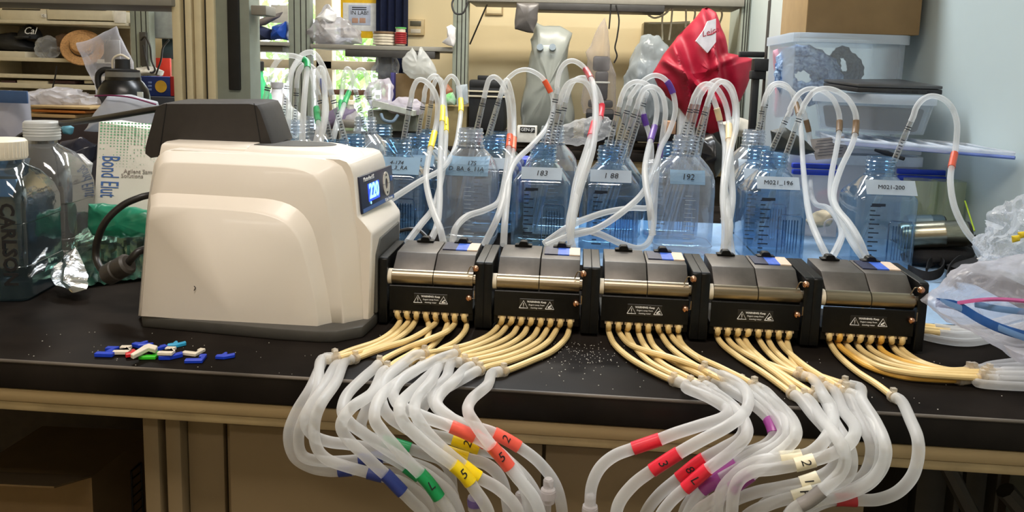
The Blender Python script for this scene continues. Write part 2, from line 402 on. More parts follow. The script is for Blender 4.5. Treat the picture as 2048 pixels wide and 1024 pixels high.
# dark base
B0 = q([(283, 634), (648, 662), (742, 655)], 1.035)
def zz(p, z): return Vector((p.x, p.y, z))
base = [az(284, 655, 0), az(560, 681, 0), az(636, 686, 0), az(672, 686, 0), az(726, 676, 0), Vector((-.279, 1.08, 0)), Vector((-.279, 1.24, 0)), Vector((-.6, 1.24, 0))]
bm = nb(); ring_loft(bm, [base, [Vector((p.x*1.0+(.0 if i > 2 else -.002), p.y, .0165)) for i, p in enumerate(base)]]); bmesh.ops.recalc_face_normals(bm, faces=bm.faces); bevel(bm, .003, 2, 40)
obj('base', bm, DGREY, pump)
# end plate facing the heads
bm = nb(); xe = HULL[-1].x; prism_x(bm, [(1.085, .018), (1.085, .105), (1.105, .125), (1.225, .128), (1.225, .018)], xe-.012, -.2775); bevel(bm, .002, 1)
obj('end_plate', bm, DGREY, pump)
# top plateau with dark oval
pc = ay(575, 288, 1.15); bm = nb(); ztop = ay(600, 312, 1.07).z
def ell(rx, ry, z, n=36): return [Vector((pc.x+rx*math.cos(2*PI*k/n), 1.15+ry*math.sin(2*PI*k/n), z)) for k in range(n)]
ring_loft(bm, [ell(.115, .075, ztop-.004), ell(.105, .068, ztop+.004), ell(.085, .055, ztop+.009), ell(.08, .052, ztop+.009)]); obj('top_plateau', bm, WHITE, pump)
bm = nb(); ring_loft(bm, [ell(.074, .046, ztop+.008), ell(.073, .045, ztop+.0098)]); obj('handle_recess', bm, DGREY, pump)
pl = ay(350, 279, 1.13); bm = nb()
prism_x(bm, [(1.08, ztop-.01), (1.088, pl.z-.003), (1.1, pl.z), (1.2, pl.z), (1.2, ztop-.01)], pl.x, ay(520, 290, 1.13).x); bevel(bm, .004, 2); obj('rear_shoulder', bm, WHITE, pump)
# black rear handle
HB = [(292, 296), (296, 280), (312, 222), (318, 211), (330, 206), (505, 206), (520, 209), (527, 220), (551, 288), (545, 298), (330, 312), (302, 316), (292, 308)]
hp = q(HB, 1.14); bm = nb(); A = hp; Bq = [p+Vector((0, .07, .004)) for p in hp]
ring_loft(bm, [[(p-sum(hp, Vector())/len(hp))*.97+sum(hp, Vector())/len(hp)+Vector((0, -.006, 0)) for p in hp], A, Bq]); bmesh.ops.recalc_face_normals(bm, faces=bm.faces)
hd = obj('handle', bm, BLKP, pump, ang=40)
SEAM = mat('seam_dark', srgb(14, 13, 12), rough=.8)
for a, b in (((333, 207), (318, 312)), ((508, 207), (522, 292))):
    bm = nb(); tube(bm, [ay(*a, 1.1335), ay(*b, 1.1335)], .0006, 6); obj('seam', bm, SEAM, hd)
# control panel on the end face
nbp, ntp = ay(719.5, 432, 1.07), ay(712.5, 354, 1.07)
v = (ntp-nbp); vh = v.length; vd = v.normalized(); ud = Vector((.05, 1, 0)).normalized(); nd = ud.cross(vd).normalized()
if nd.x < 0: nd = -nd
def pan(u, w, lift=.0): return nbp + ud*(u*.158+.006) + vd*(w*vh) + nd*(.001+lift)
def plate(name, u0, u1, w0, w1, m, par, d0, d1, rnd=0.):
    bm = nb(); A = [pan(u, w, d0) for u, w in ((u0, w0), (u1, w0), (u1, w1), (u0, w1))]; B = [pan(u, w, d1) for u, w in ((u0, w0), (u1, w0), (u1, w1), (u0, w1))]
    ring_loft(bm, [A, B]); bmesh.ops.recalc_face_normals(bm, faces=bm.faces)
    if rnd: bevel(bm, rnd, 2)
    return obj(name, bm, m, par)
cp = plate('control_panel', 0, 1, .02, .98, NAVY, pump, -.004, .0015, .001)
cp['label'] = 'navy control panel with lit display and keys'
plate('stripe', .02, .98, .04, .14, PBLUE, cp, .001, .0019)
LCD = mat('display_blue_glow', srgb(40, 70, 255), rough=.3, var=.15, emit=1.3)
plate('display', .2, .52, .26, .72, LCD, cp, .001, .0022)
DIG = mat('display_digits', srgb(150, 225, 255), rough=.3, var=.05, emit=1.6)
words('digits', '220', .03, pan(.36, .5, .0022), ud, vd, DIG, cp, bold=.0006)
words('digits', '.', .02, pan(.24, .31, .0022), ud, vd, DIG, cp, bold=.0008)
words('lettering', 'Masterflex L/S', .0085, pan(.24, .87, .0018), ud, vd, INKW, cp)
words('lettering', 'Cole-Parmer', .0075, pan(.8, .09, .0019), ud, vd, INKW, cp)
KEY = mat('key_cream', srgb(222, 214, 200), rough=.45)
def keyseg(a0, a1):
    n = 8; bm = nb(); O = []; I = []
    for j in range(n+1):
        a = math.radians(a0+(a1-a0)*j/n); O.append((.76+.10*math.cos(a), .53+.34*math.sin(a))); I.append((.76+.045*math.cos(a), .53+.16*math.sin(a)))
    L_ = O+I[::-1]; ring_loft(bm, [[pan(u, w, .001) for u, w in L_], [pan(u, w, .0026) for u, w in L_]]); bmesh.ops.recalc_face_normals(bm, faces=bm.faces)
    return obj('key', bm, KEY, cp)
for a0, a1 in ((58, 122), (126, 178), (182, 234), (238, 302), (306, 358), (2, 54)):
    k = keyseg(a0, a1)
    if a0 in (58, 238):
        s = 1 if a0 == 58 else -1; u, w = .76, .53+s*.25; bm = nb()
        ring_loft(bm, [[pan(u-.025, w-s*.03, .0026), pan(u+.025, w-s*.03, .0026), pan(u, w+s*.04, .0026)], [pan(u-.025, w-s*.03, .003), pan(u+.025, w-s*.03, .003), pan(u, w+s*.04, .003)]]); bmesh.ops.recalc_face_normals(bm, faces=bm.faces)
        obj('arrow', bm, INKB, k, False)
k = plate('key', .9, .97, .55, .7, PBLUE, cp, .001, .0026, .0008)
# small scuff on the front
bm = nb(); tube(bm, crv([ay(388, 572, 1.0205), ay(391, 576, 1.0205), ay(388, 581, 1.0205)], 4), .0005, 6); obj('scuff', bm, SEAM, pump)
# ------------------------------------------------------------------ heads
HBLK = mat('anodised_black', srgb(15, 15, 14), rough=.36, var=.25, scale=160, spec=.22)
COVER = mat('cover_slate', srgb(88, 83, 78), rough=.45, var=.16, scale=45, bump=.05, metal=.55)
STEEL = mat('roller_steel', srgb(146, 134, 114), rough=.3, var=.1, scale=20, metal=1., stretch=(1, 60, 60))
BRASS = mat('screw_copper', srgb(200, 150, 120), rough=.25, metal=1.)
CREAMP = mat('bushing_cream', srgb(214, 204, 184), rough=.5)
STBLUE = mat('sticker_blue', srgb(60, 100, 200), rough=.4, var=.2, scale=200)
STPINK = mat('sticker_pale', srgb(214, 192, 172), rough=.5, var=.1, scale=200)
STNAVY = mat('sticker_navy', srgb(34, 40, 70), rough=.4, var=.3, scale=300)
hx = lambda i: -.262 + .1505*i
def make_head(x, label):
    h = thing('pump_head', label, 'pump head', (x+.06, 1.145, 0), 'multichannel pump heads in a row')
    w = .122
    for s, xx in ((0, x-.0145), (1, x+w+.002)):
        bm = nb(); prism_x(bm, [(1.09, .004), (1.09, .097), (1.094, .0995), (1.2, .102), (1.2, .004)], xx, xx+.0122); bevel(bm, .0008, 1)
        obj('side_plate', bm, HBLK, h)
    fp = obj('front_plate', rbox(x+.001, x+w-.001, 1.089, 1.093, .024, .0605, .0008, 1), HBLK, h)
    obj('under_tray', rbox(x+.0, x+w-.0, 1.094, 1.19, .012, .03, .001, 1), HBLK, h)
    xm = x+w*.52
    for a, b in ((x+.004, xm-.0006), (xm+.0006, x+w-.002)):
        bm = nb(); tube(bm, [(a, 1.1015, .0705), (b, 1.1015, .0705)], .0118, 28); obj('roller', bm, STEEL, h)
        bm = nb(); prism_x(bm, [(1.0955, .0795), (1.1255, .1015), (1.195, .1045), (1.195, .06), (1.115, .06)], a, b); bevel(bm, .0012, 2); c = obj('cover', bm, COVER, h)
    # sticker on the right cover half
    def top(u, t, lift=.0003): return Vector((xm+.004+u*.052, 1.139+t*.05, .10205+.0018*((1.139+t*.05)-1.1255)/.0695*1.6+lift))
    for nm, u0, u1, m in (('sticker', 0, .38, STNAVY), ('sticker', .38, .7, STBLUE), ('sticker', .7, 1, STPINK)):
        bm = nb(); A = [top(u0, .12), top(u1, .12), top(u1, .95), top(u0, .95)]; ring_loft(bm, [[p-Vector((0, 0, .0008)) for p in A], [p+Vector((0, 0, .0008)) for p in A]]); obj(nm, bm, m, c, False)
    bm = nb(); tube(bm, [(x-.0022, 1.1015, .0705), (x+.0035, 1.1015, .0705)], .0112, 20); obj('bushing', bm, CREAMP, h)
    bm = nb(); tube(bm, [(x+w-.002, 1.1015, .0705), (x+w+.0019, 1.1015, .0705)], .008, 16); obj('bushing', bm, STEEL, h)
    # screws with spring wire
    for (sx, sy, sz, hook) in ((x+w+.003, 1.0895, .0905, 1), (x+w-.006, 1.0885, .048, 0)):
        bm = nb(); bmesh.ops.create_uvsphere(bm, u_segments=14, v_segments=8, radius=.0048, matrix=Matrix.Translation((sx, sy-.002, sz)))
        sc = obj('thumb_screw', bm, BRASS, h)
        bm = nb()
        if hook: tube(bm, crv([(sx-.002, sy-.001, sz+.002), (sx-.008, sy-.001, sz+.002), (sx-.012, sy+.001, sz-.008)], 5), .0008, 6)
        else: tube(bm, [(sx+.003, sy, sz-.001), (sx+.0075, sy, sz-.001), (sx+.0075, sy, sz+.011)], .0008, 6)
        obj('spring_wire', bm, STEEL, sc)
    # warning label
    lb = obj('warning_label', rbox(x+.037, x+.085, 1.0884, 1.0892, .034, .0505, .0003, 1), mat('label_black', srgb(16, 16, 16), rough=.35), h)
    X, Z = Vector((1, 0, 0)), Vector((0, 0, 1))
    words('lettering', 'WARNING: Keep', .0036, (x+.0612, 1.0884, .0466), X, Z, INKW, lb, bold=.0001)
    words('lettering', 'fingers away from', .0031, (x+.0612, 1.0884, .0422), X, Z, INKW, lb)
    words('lettering', 'moving rotor', .0031, (x+.0612, 1.0884, .038), X, Z, INKW, lb)
    for cx in (x+.0428, x+.0796):
        bm = nb(); tri = [Vector((cx-.006, 1.0879, .0372)), Vector((cx+.006, 1.0879, .0372)), Vector((cx, 1.0879, .0478)), Vector((cx-.006, 1.0879, .0372)), Vector((cx+.006, 1.0879, .0372))]
        tube(bm, tri[:4], .0005, 6)
        if cx < x+.05: tube(bm, [(cx, 1.0879, .0405), (cx, 1.0879, .0445)], .0005, 6); tube(bm, [(cx, 1.0879, .0386), (cx, 1.0879, .0392)], .0005, 6)
        else: tube(bm, [(cx-.002, 1.0879, .0395), (cx+.002, 1.0879, .0425)], .0009, 6); tube(bm, [(cx-.0025, 1.0879, .0388), (cx+.003, 1.0879, .0388)], .0006, 6)
        obj('warning_triangle', bm, INKW, lb)
    # knobs at the back of the cover
    for kx in (x+.034, x+.092):
        bm = nb(); prism_y(bm, [(kx-.013, .1046), (kx+.013, .1046), (kx+.013, .107), (kx+.007, .1075), (kx+.006, .111), (kx+.004, .1125), (kx-.004, .1125), (kx-.006, .111), (kx-.007, .1075), (kx-.013, .107)], 1.182, 1.196); bevel(bm, .0006, 1)
        obj('clamp_knob', bm, HBLK, h)
    for k in range(8):
        ex = x+.0125+k*.0138
        obj('tube_clip', rbox(ex-.0058, ex+.0058, 1.0905, 1.0985, .0195, .0235, .0006, 1), mat('clip_clear_tan', srgb(196, 176, 150), rough=.4), h)
    return h
HL = ['pump head next to the cream drive, leftmost of the row of five', 'second pump head from the cream drive', 'middle pump head of the row of five', 'fourth pump head from the cream drive, before the last one', 'rightmost pump head of the row, nearest the zip bag']
h0 = make_head(hx(0), HL[0])
for i in range(1, 5): dup(h0, Vector((hx(i)+.06, 1.145, 0)), HL[i])
# ================================================================== tubing lines in front of the heads
LATEX = mat('pump_tube_cream', srgb(228, 200, 140), rough=.45, var=.07, scale=25, sub=.0)
LATEX2 = mat('pump_tube_amber', srgb(228, 178, 84), rough=.42, var=.08, scale=25)
SILI = film('silicone_tube_milky', (.95, .955, .96), (.97, .97, .97), .36, .84, rough=.28, translucent=.5, spec=.5)
FIT = film('barb_fitting_clear', (.92, .88, .80), (.86, .80, .70), .28, .85, rough=.12, translucent=.3)
SLV = {'blue': mat('sleeve_blue', srgb(44, 62, 140), rough=.35), 'green': mat('sleeve_green', srgb(14, 152, 84), rough=.35), 'yellow': mat('sleeve_yellow', srgb(248, 214, 10), rough=.35),
       'orange-red': mat('sleeve_orange_red', srgb(238, 92, 74), rough=.35), 'red': mat('sleeve_red', srgb(228, 40, 62), rough=.35), 'purple': mat('sleeve_purple', srgb(150, 64, 140), rough=.35),
       'white': mat('sleeve_white', srgb(246, 236, 208), rough=.4), 'grey': mat('sleeve_grey', srgb(140, 136, 134), rough=.4), 'dark red': mat('sleeve_dark_red', srgb(170, 40, 48), rough=.35)}
RW, RY = .0062, .0041
def edge_y(x): return 780+.0635*(x-1024)
def wp(x, y, lay):
    d = y-edge_y(x)
    if d < -6: return az(x, y, RW+.0016+lay*.12)
    k = min(1, (d+6)/60)
    return ay(x, y, .868-.028*k-lay*k)
def near_i(path, px, py):
    def pr(P):
        d = P-CAMP; w = d.dot(fw); return PX0+F*d.dot(rt)/w, PY0-F*d.dot(up)/w
    best = min(range(len(path)), key=lambda i: (pr(path[i])[0]-px)**2+(pr(path[i])[1]-py)**2); return best
HN = ['leftmost', 'second', 'middle', 'fourth', 'rightmost']
def line(hi, k, ypts, wpts, lay, sleeve=None, amber=False, off=False, digit=None):
    x = hx(hi)+.0125+k*.0138
    col = sleeve[0] if sleeve else None
    lab = f'{ORD[k]} tubing line from the left on the {HN[hi]} pump head' + (f', {col} sleeve' if col else '')
    t = thing('tubing_line', lab, 'tubing', (x, 1.0945, 0), 'tubing lines hanging from the pump heads')
    P = [Vector((x, 1.0945, .024)), Vector((x, 1.092, .016))]
    for p in ypts: P.append(az(p[0], p[1], p[2] if len(p) > 2 else RY+.0012))
    yp = crv(P, 7); bm = nb(); tube(bm, yp, RY, 10); obj('pump_tube', bm, LATEX2 if amber else LATEX, t)
    W0 = yp[-1]; d = (yp[-1]-yp[-3]).normalized()
    d.z = max(d.z, -.05)
    wl = [W0+d*.008, W0+d*.022] if not off else [W0+d*.006, W0+d*.02]
    wl = [Vector((p.x, p.y, max(p.z, RW+.0008))) for p in wl]
    wl += [wp(a, b, lay) if not off else az(a, b, RW+.0015+lay) for a, b in wpts]
    path = crv(wl, 9)
    bm = nb(); tube(bm, path, RW if not off else .0055, 12); st = obj('silicone_tube', bm, SILI, t)
    # barbed fitting with its square collar
    M = frame_M(W0-d*.004, d, (0, 0, 1)); R = M @ Matrix.Rotation(PI/2, 4, 'Y')
    bm = nb(); lathe(bm, [(.0048, 0), (.0056, .003), (.0068, .004), (.0068, .009), (.0058, .0095), (.0048, .018)], 12, M=R)
    for s in (-1, 1): bx(bm, M @ Vector((.006, s*.0082, 0)), (.0055, .0045, .006), M.to_3x3().to_4x4())
    obj('barb_fitting', bm, FIT, t)
    if sleeve:
        _, a, b = sleeve[:3]; i0, i1 = near_i(path, *a), near_i(path, *b)
        if i1 < i0: i0, i1 = i1, i0
        if i1-i0 < 2: i1 = i0+2
        seg = path[i0:i1+1]
        bm = nb(); tube(bm, seg, [RW*1.13]*len(seg), 14); sl = obj('sleeve', bm, SLV[col], t)
        sl['label'] = f'{col} marker sleeve'
        if digit:
            m = seg[len(seg)//2]; td = (seg[-1]-seg[0]).normalized(); toc = (CAMP-m).normalized()
            n = (toc-td*toc.dot(td)).normalized(); o = m+n*(RW*1.13-.0004)
            words('lettering', digit, .013, o, n.cross(td), -td if False else n.cross(n.cross(td)), INKB, sl, shear=.2)
    return t
# --- head 1 (leftmost): yellow routes on the bench, then milky tube over the edge
line(0, 0, [(800, 642), (786, 662), (755, 683), (705, 700), (672, 713)], [(622, 775), (592, 825), (577, 870), (588, 912), (620, 934), (658, 942), (690, 941), (740, 938), (800, 950), (845, 975), (880, 1030), (890, 1080)], .012, ('blue', (677, 942), (704, 941)))
line(0, 1, [(818, 640), (806, 656), (780, 678), (735, 699), (690, 712, .013), (676, 717, .012)], [(634, 782), (606, 840), (597, 880), (606, 912), (640, 922), (690, 922), (740, 917), (768, 914), (820, 925), (868, 945), (905, 985), (912, 1060)], .02, ('blue', (717, 921), (768, 915)))
line(0, 2, [(832, 640), (818, 660), (785, 684), (740, 702), (700, 714), (684, 725)], [(646, 776), (615, 822), (611, 848), (628, 872), (660, 884), (700, 889), (745, 899), (790, 920), (822, 941), (860, 975), (890, 1040), (900, 1090)], .034, ('green', (812, 935), (838, 955)))
line(0, 4, [(872, 645), (850, 662, .012), (815, 681, .013), (770, 695, .012), (735, 708), (712, 717)], [(672, 764), (642, 808), (629, 848), (632, 890), (652, 917), (690, 932), (736, 945), (770, 954), (810, 968), (850, 1000), (870, 1060)], .045, ('blue', (736, 945), (768, 953)))
line(0, 6, [(909, 648), (890, 665, .013), (845, 684, .014), (805, 700), (770, 718), (760, 727)], [(722, 760), (694, 790), (685, 822), (700, 846), (728, 867), (765, 893), (800, 915), (830, 935), (868, 960), (905, 995), (930, 1060)], .055, None)
line(0, 3, [(856, 645), (858, 662), (848, 688), (825, 706), (790, 726), (776, 738)], [(745, 785), (706, 813), (686, 838), (684, 860), (703, 886), (728, 909), (752, 932), (775, 953), (800, 979), (825, 1004), (850, 1030), (870, 1080)], .07, ('blue', (769, 948), (804, 984)))
line(0, 5, [(895, 646), (886, 668), (862, 694), (838, 714), (815, 730)], [(756, 775), (735, 815), (722, 850), (735, 872), (775, 884), (812, 895), (850, 908), (882, 920), (900, 945), (905, 1000), (903, 1070)], .008, ('green', (765, 884), (820, 897)))
line(0, 7, [(933, 645), (930, 662), (910, 684), (880, 700), (858, 718), (846, 730)], [(790, 768), (758, 798), (749, 835), (764, 862), (790, 893), (818, 925), (843, 950), (862, 972), (880, 998), (900, 1026), (915, 1080)], .08, ('green', (842, 948), (879, 996)), digit='L')
# --- head 2
line(1, 0, [(997, 652), (976, 672), (935, 690), (890, 700), (850, 707, .012)], [(812, 722), (776, 752), (763, 785), (766, 812), (780, 834), (812, 856), (850, 880), (885, 900), (930, 916), (975, 930), (1005, 965), (1020, 1040)], .05, ('yellow', (884, 899), (934, 917)))
line(1, 1, [(1014, 652), (996, 672), (960, 690), (930, 700), (912, 706, .012)], [(868, 722), (812, 752), (788, 782), (792, 803), (812, 818), (860, 838), (902, 853), (945, 872), (985, 895), (1022, 930), (1052, 985), (1060, 1060)], .06, ('orange-red', (900, 852), (950, 874)))
line(1, 2, [(1036, 652), (1022, 672), (985, 692), (940, 706), (890, 722), (880, 730)], [(840, 768), (806, 800), (799, 822), (810, 848), (838, 876), (872, 905), (907, 930), (930, 952), (950, 980), (975, 1020), (990, 1080)], .085, ('yellow', (907, 928), (942, 966)), digit='5')
line(1, 3, [(1056, 652), (1044, 672), (1010, 694), (960, 710), (920, 718), (900, 726)], [(862, 762), (836, 794), (829, 820), (842, 848), (866, 878), (898, 908), (930, 934), (958, 955), (1000, 980), (1035, 1020), (1045, 1080)], .072, ('yellow', (925, 930), (957, 954)))
line(1, 4, [(1077, 655), (1064, 676), (1030, 697), (985, 712), (950, 720), (932, 724)], [(892, 756), (868, 785), (868, 806), (886, 826), (925, 847), (965, 858), (992, 868), (1038, 894), (1078, 925), (1110, 968), (1124, 1020), (1122, 1080)], .03, ('orange-red', (990, 867), (1039, 895)), digit='2')
line(1, 5, [(1096, 656), (1080, 680), (1050, 700), (1008, 716), (965, 726), (952, 731)], [(908, 762), (880, 790), (876, 812), (905, 838), (945, 866), (972, 888), (1020, 925), (1058, 965), (1078, 1010), (1082, 1080)], .04, ('orange-red', (948, 868), (974, 890)))
line(1, 6, [(1115, 656), (1098, 682), (1066, 704), (1020, 722), (975, 734), (962, 740)], [(858, 800), (836, 850), (852, 866), (905, 878), (958, 898), (1000, 912), (1040, 950), (1062, 1000), (1068, 1060)], .022, ('yellow', (905, 879), (958, 899)), digit='2')
line(1, 7, [(1139, 655), (1132, 676), (1105, 702), (1062, 722), (1025, 737), (1010, 742)], [(975, 770), (944, 798), (936, 822), (952, 850), (978, 886), (1004, 916), (1032, 952), (1070, 1000), (1090, 1060)], .066, ('orange-red', (982, 892), (1020, 936)), digit='5')
# --- head 3 (middle)
line(2, 0, [(1218, 665), (1230, 690), (1262, 718), (1310, 745), (1345, 761)], [(1374, 777), (1415, 794), (1448, 814), (1455, 826), (1440, 838), (1400, 851), (1350, 867), (1316, 880), (1266, 897), (1228, 912), (1200, 936), (1184, 970), (1180, 1010), (1180, 1070)], .05, ('red', (1266, 897), (1319, 879)))
line(2, 2, [(1254, 664), (1268, 692), (1300, 725), (1345, 750), (1378, 767)], [(1412, 784), (1450, 806), (1476, 832), (1488, 856), (1478, 878), (1445, 897), (1404, 920), (1362, 953), (1318, 990), (1290, 1030), (1280, 1080)], .03, ('red', (1408, 921), (1358, 957)), digit='8')
line(2, 3, [(1278, 668), (1292, 695), (1325, 728), (1370, 752), (1400, 768)], [(1432, 786), (1466, 812), (1490, 844), (1492, 872), (1462, 904), (1416, 938), (1374, 974), (1340, 1005), (1318, 1040), (1312, 1090)], .05, ('red', (1418, 940), (1370, 978)), digit='L')
line(2, 1, [(1238, 664), (1258, 688), (1292, 702, .012), (1340, 715, .013), (1385, 730, .012), (1405, 738, .011)], [(1448, 752), (1484, 772), (1497, 798), (1488, 826), (1456, 852), (1400, 882), (1358, 906), (1304, 941), (1264, 972), (1236, 1012), (1228, 1070)], .075, ('red', (1357, 906), (1305, 941)), digit='3')
line(2, 4, [(1297, 668), (1310, 695), (1345, 722), (1390, 745), (1420, 760)], [(1460, 780), (1502, 806), (1532, 832), (1545, 855), (1546, 875), (1524, 894), (1480, 909), (1450, 920), (1425, 945), (1405, 990), (1400, 1060)], .012, ('purple', (1537, 842), (1549, 866)))
line(2, 5, [(1322, 668), (1340, 694), (1375, 722), (1420, 748, .012), (1450, 764, .011)], [(1500, 790), (1544, 826), (1566, 862), (1546, 890), (1508, 905), (1470, 930), (1440, 950), (1405, 975), (1370, 1020), (1360, 1080)], .03, ('purple', (1474, 929), (1428, 957)))
line(2, 6, [(1340, 668), (1358, 690), (1395, 716), (1440, 742), (1480, 765)], [(1520, 790), (1560, 826), (1577, 862), (1562, 888), (1520, 914), (1476, 938), (1438, 960), (1400, 985), (1372, 1040), (1365, 1090)], .042, ('purple', (1440, 958), (1402, 983)))
line(2, 7, [(1356, 664), (1364, 688), (1392, 712), (1440, 735, .012), (1490, 760, .012), (1505, 769, .011)], [(1546, 798), (1582, 836), (1592, 868), (1574, 894), (1542, 918), (1502, 949), (1462, 978), (1424, 1003), (1390, 1030), (1370, 1090)], .06, ('purple', (1503, 948), (1461, 979)), digit='1')
# --- head 4
line(3, 0, [(1434, 672), (1446, 690), (1478, 715), (1525, 745), (1560, 770), (1582, 787)], [(1626, 830), (1656, 864), (1672, 898), (1670, 928), (1650, 948), (1606, 965), (1560, 975), (1510, 985), (1455, 1008), (1410, 1050), (1400, 1090)], .035, ('white', (1638, 954), (1602, 966)), digit='1')
line(3, 1, [(1453, 672), (1468, 692), (1505, 715), (1550, 733), (1595, 750)], [(1646, 788), (1665, 820), (1664, 852), (1646, 884), (1620, 906), (1590, 914), (1560, 916), (1510, 925), (1470, 950), (1440, 990), (1430, 1060)], .062, ('white', (1602, 911), (1560, 916)))
line(3, 2, [(1472, 672), (1486, 692), (1515, 720), (1558, 752), (1596, 784), (1606, 793)], [(1644, 838), (1678, 882), (1690, 915), (1682, 944), (1655, 972), (1620, 1000), (1585, 1022), (1560, 1070)], .074, ('grey', (1643, 984), (1601, 1012)))
line(3, 3, [(1488, 672), (1500, 695), (1535, 728), (1585, 762), (1626, 788)], [(1668, 842), (1696, 890), (1703, 928), (1692, 956), (1660, 972), (1630, 982), (1596, 992), (1540, 1008), (1490, 1036), (1470, 1090)], .05, ('white', (1626, 979), (1586, 996)), digit='H')
line(3, 4, [(1516, 675), (1532, 700), (1562, 728), (1605, 752), (1640, 769)], [(1686, 820), (1709, 852), (1706, 876), (1686, 896), (1656, 911), (1625, 921), (1590, 930), (1545, 938), (1500, 945), (1470, 975), (1462, 1050)], .07, ('white', (1627, 920), (1590, 931)), digit='2')
line(3, 5, [(1536, 678), (1550, 702), (1588, 735), (1640, 765), (1672, 783)], [(1718, 838), (1740, 880), (1742, 915), (1728, 950), (1700, 968), (1650, 976), (1600, 982), (1560, 990), (1520, 1020), (1510, 1080)], .02, None)
line(3, 6, [(1558, 680), (1572, 700), (1604, 728, .012), (1640, 752, .012), (1688, 780, .011)], [(1738, 835), (1760, 880), (1762, 918), (1748, 952), (1708, 978), (1668, 992), (1620, 1010), (1585, 1045), (1575, 1090)], .035, ('grey', (1680, 988), (1655, 997)))
line(3, 7, [(1574, 680), (1580, 705), (1592, 730), (1628, 748), (1686, 768)], [(1724, 800), (1752, 845), (1770, 890), (1766, 930), (1738, 966), (1690, 988), (1640, 1000), (1590, 1015), (1560, 1060)], .05, None)
# --- head 5 (rightmost): first tube over the edge, the rest run off to the right over the bench
line(4, 0, [(1658, 682), (1676, 710), (1712, 742), (1752, 768), (1784, 792)], [(1820, 838), (1835, 876), (1836, 914), (1824, 953), (1795, 984), (1755, 999), (1712, 1000), (1665, 1000), (1620, 1020), (1590, 1070)], .04, ('dark red', (1712, 1000), (1668, 1000)))
line(4, 1, [(1674, 684), (1690, 702), (1735, 732), (1800, 752), (1860, 758), (1916, 760)], [(1960, 767), (2020, 772), (2120, 775)], .0, None, True, True)
line(4, 2, [(1690, 684), (1708, 705), (1755, 732, .01), (1820, 746, .012), (1890, 752, .012), (1960, 756, .012)], [(2010, 760), (2120, 762)], .004, None, False, True)
line(4, 3, [(1713, 686), (1730, 706), (1775, 728), (1840, 742, .012), (1900, 748, .013), (1965, 750, .013)], [(2010, 750), (2120, 752)], .008, None, False, True)
line(4, 4, [(1735, 688), (1752, 706), (1800, 728), (1860, 740, .014), (1920, 744, .014), (1975, 744, .014)], [(2015, 742), (2120, 742)], .008, None, False, True)
line(4, 5, [(1757, 688), (1770, 706), (1810, 724), (1870, 740, .008), (1930, 746, .008), (1970, 747)], [(2010, 744), (2120, 738)], .001, None, True, True)
line(4, 6, [(1783, 688), (1797, 706), (1825, 722), (1875, 738), (1920, 742), (1945, 741)], [(2000, 735), (2120, 728)], .0, None, False, True)
line(4, 7, [(1799, 690), (1812, 706), (1845, 726), (1895, 740), (1935, 740)], [(1985, 730), (2050, 722), (2120, 718)], .001, None, False, True)
# spare lines lying behind the last head
for i, (yy, x1, hs) in enumerate(((660, 1900, 0), (664, 1880, .009), (652, 1870, .002))):
    t = thing('spare_tubing', ['spare cream tube with clear hose, front one behind the last pump head', 'spare cream tube lying across two others behind the last pump head', 'spare cream tube with clear hose, rearmost behind the last pump head'][i], 'tubing', az(1870, yy, 0), 'spare tubing beside the last pump head')
    bm = nb(); P = [az(1700+i*12, yy-20-i*6, RY+hs), az(1800, yy-8, RY+hs), az(x1, yy+2, RY+hs)]; tube(bm, crv(P, 6), RY, 10); obj('pump_tube', bm, LATEX, t)
    bm = nb(); P2 = [az(x1, yy+2, RY+hs+.0006), az(x1+50, yy+6, RY+hs+.0006), az(x1+120, yy+4-i*6, RY+hs+.0006), az(2100, yy-20-8*i, RY+hs+.0006)]; tube(bm, crv(P2, 6), .0055, 10); obj('silicone_tube', bm, SILI, t)
bm = nb(); tube(bm, crv([az(1810, 655, .006), az(1850, 673, .006), (az(1920, 685, .006)), az(1975, 680, .006), az(2040, 660, .006)], 8), .0055, 10)
tag(obj('loose_hose', bm, SILI), 'loose clear hose curving over the bench beside the last pump head', 'tubing')
# luer fittings hanging under the bench edge
CLR = film('luer_clear', (.88, .86, .86), (.86, .82, .82), .3, .85, rough=.1, translucent=.3)
for i, (x, y, lab) in enumerate(((950, 1000, 'purple ringed clear luer fitting hanging under the yellow sleeves'), (1040, 1012, 'clear luer fitting hanging below the orange-red sleeves'), (1096, 985, 'clear luer fitting on the outermost orange-red line'), (1180, 1018, 'clear luer fitting at the end of the first red line'))):
    p = ay(x, y, .80 if i != 3 else .79); t = thing('luer_fitting', lab, 'fitting', (p.x, p.y, p.z-.04))
    bm = nb(); lathe(bm, [(.004, -.03), (.004, -.012), (.0075, -.011), (.0078, .004), (.0055, .006), (.0055, .014), (.004, .016)], 16, c=p); obj('body', bm, CLR, t)
    bm = nb(); lathe(bm, [(.0082, -.006), (.0086, -.002), (.0082, .002)], 16, c=p); obj('ring', bm, mat('luer_purple', srgb(110, 90, 150), rough=.4) if i == 0 else CLR, t)
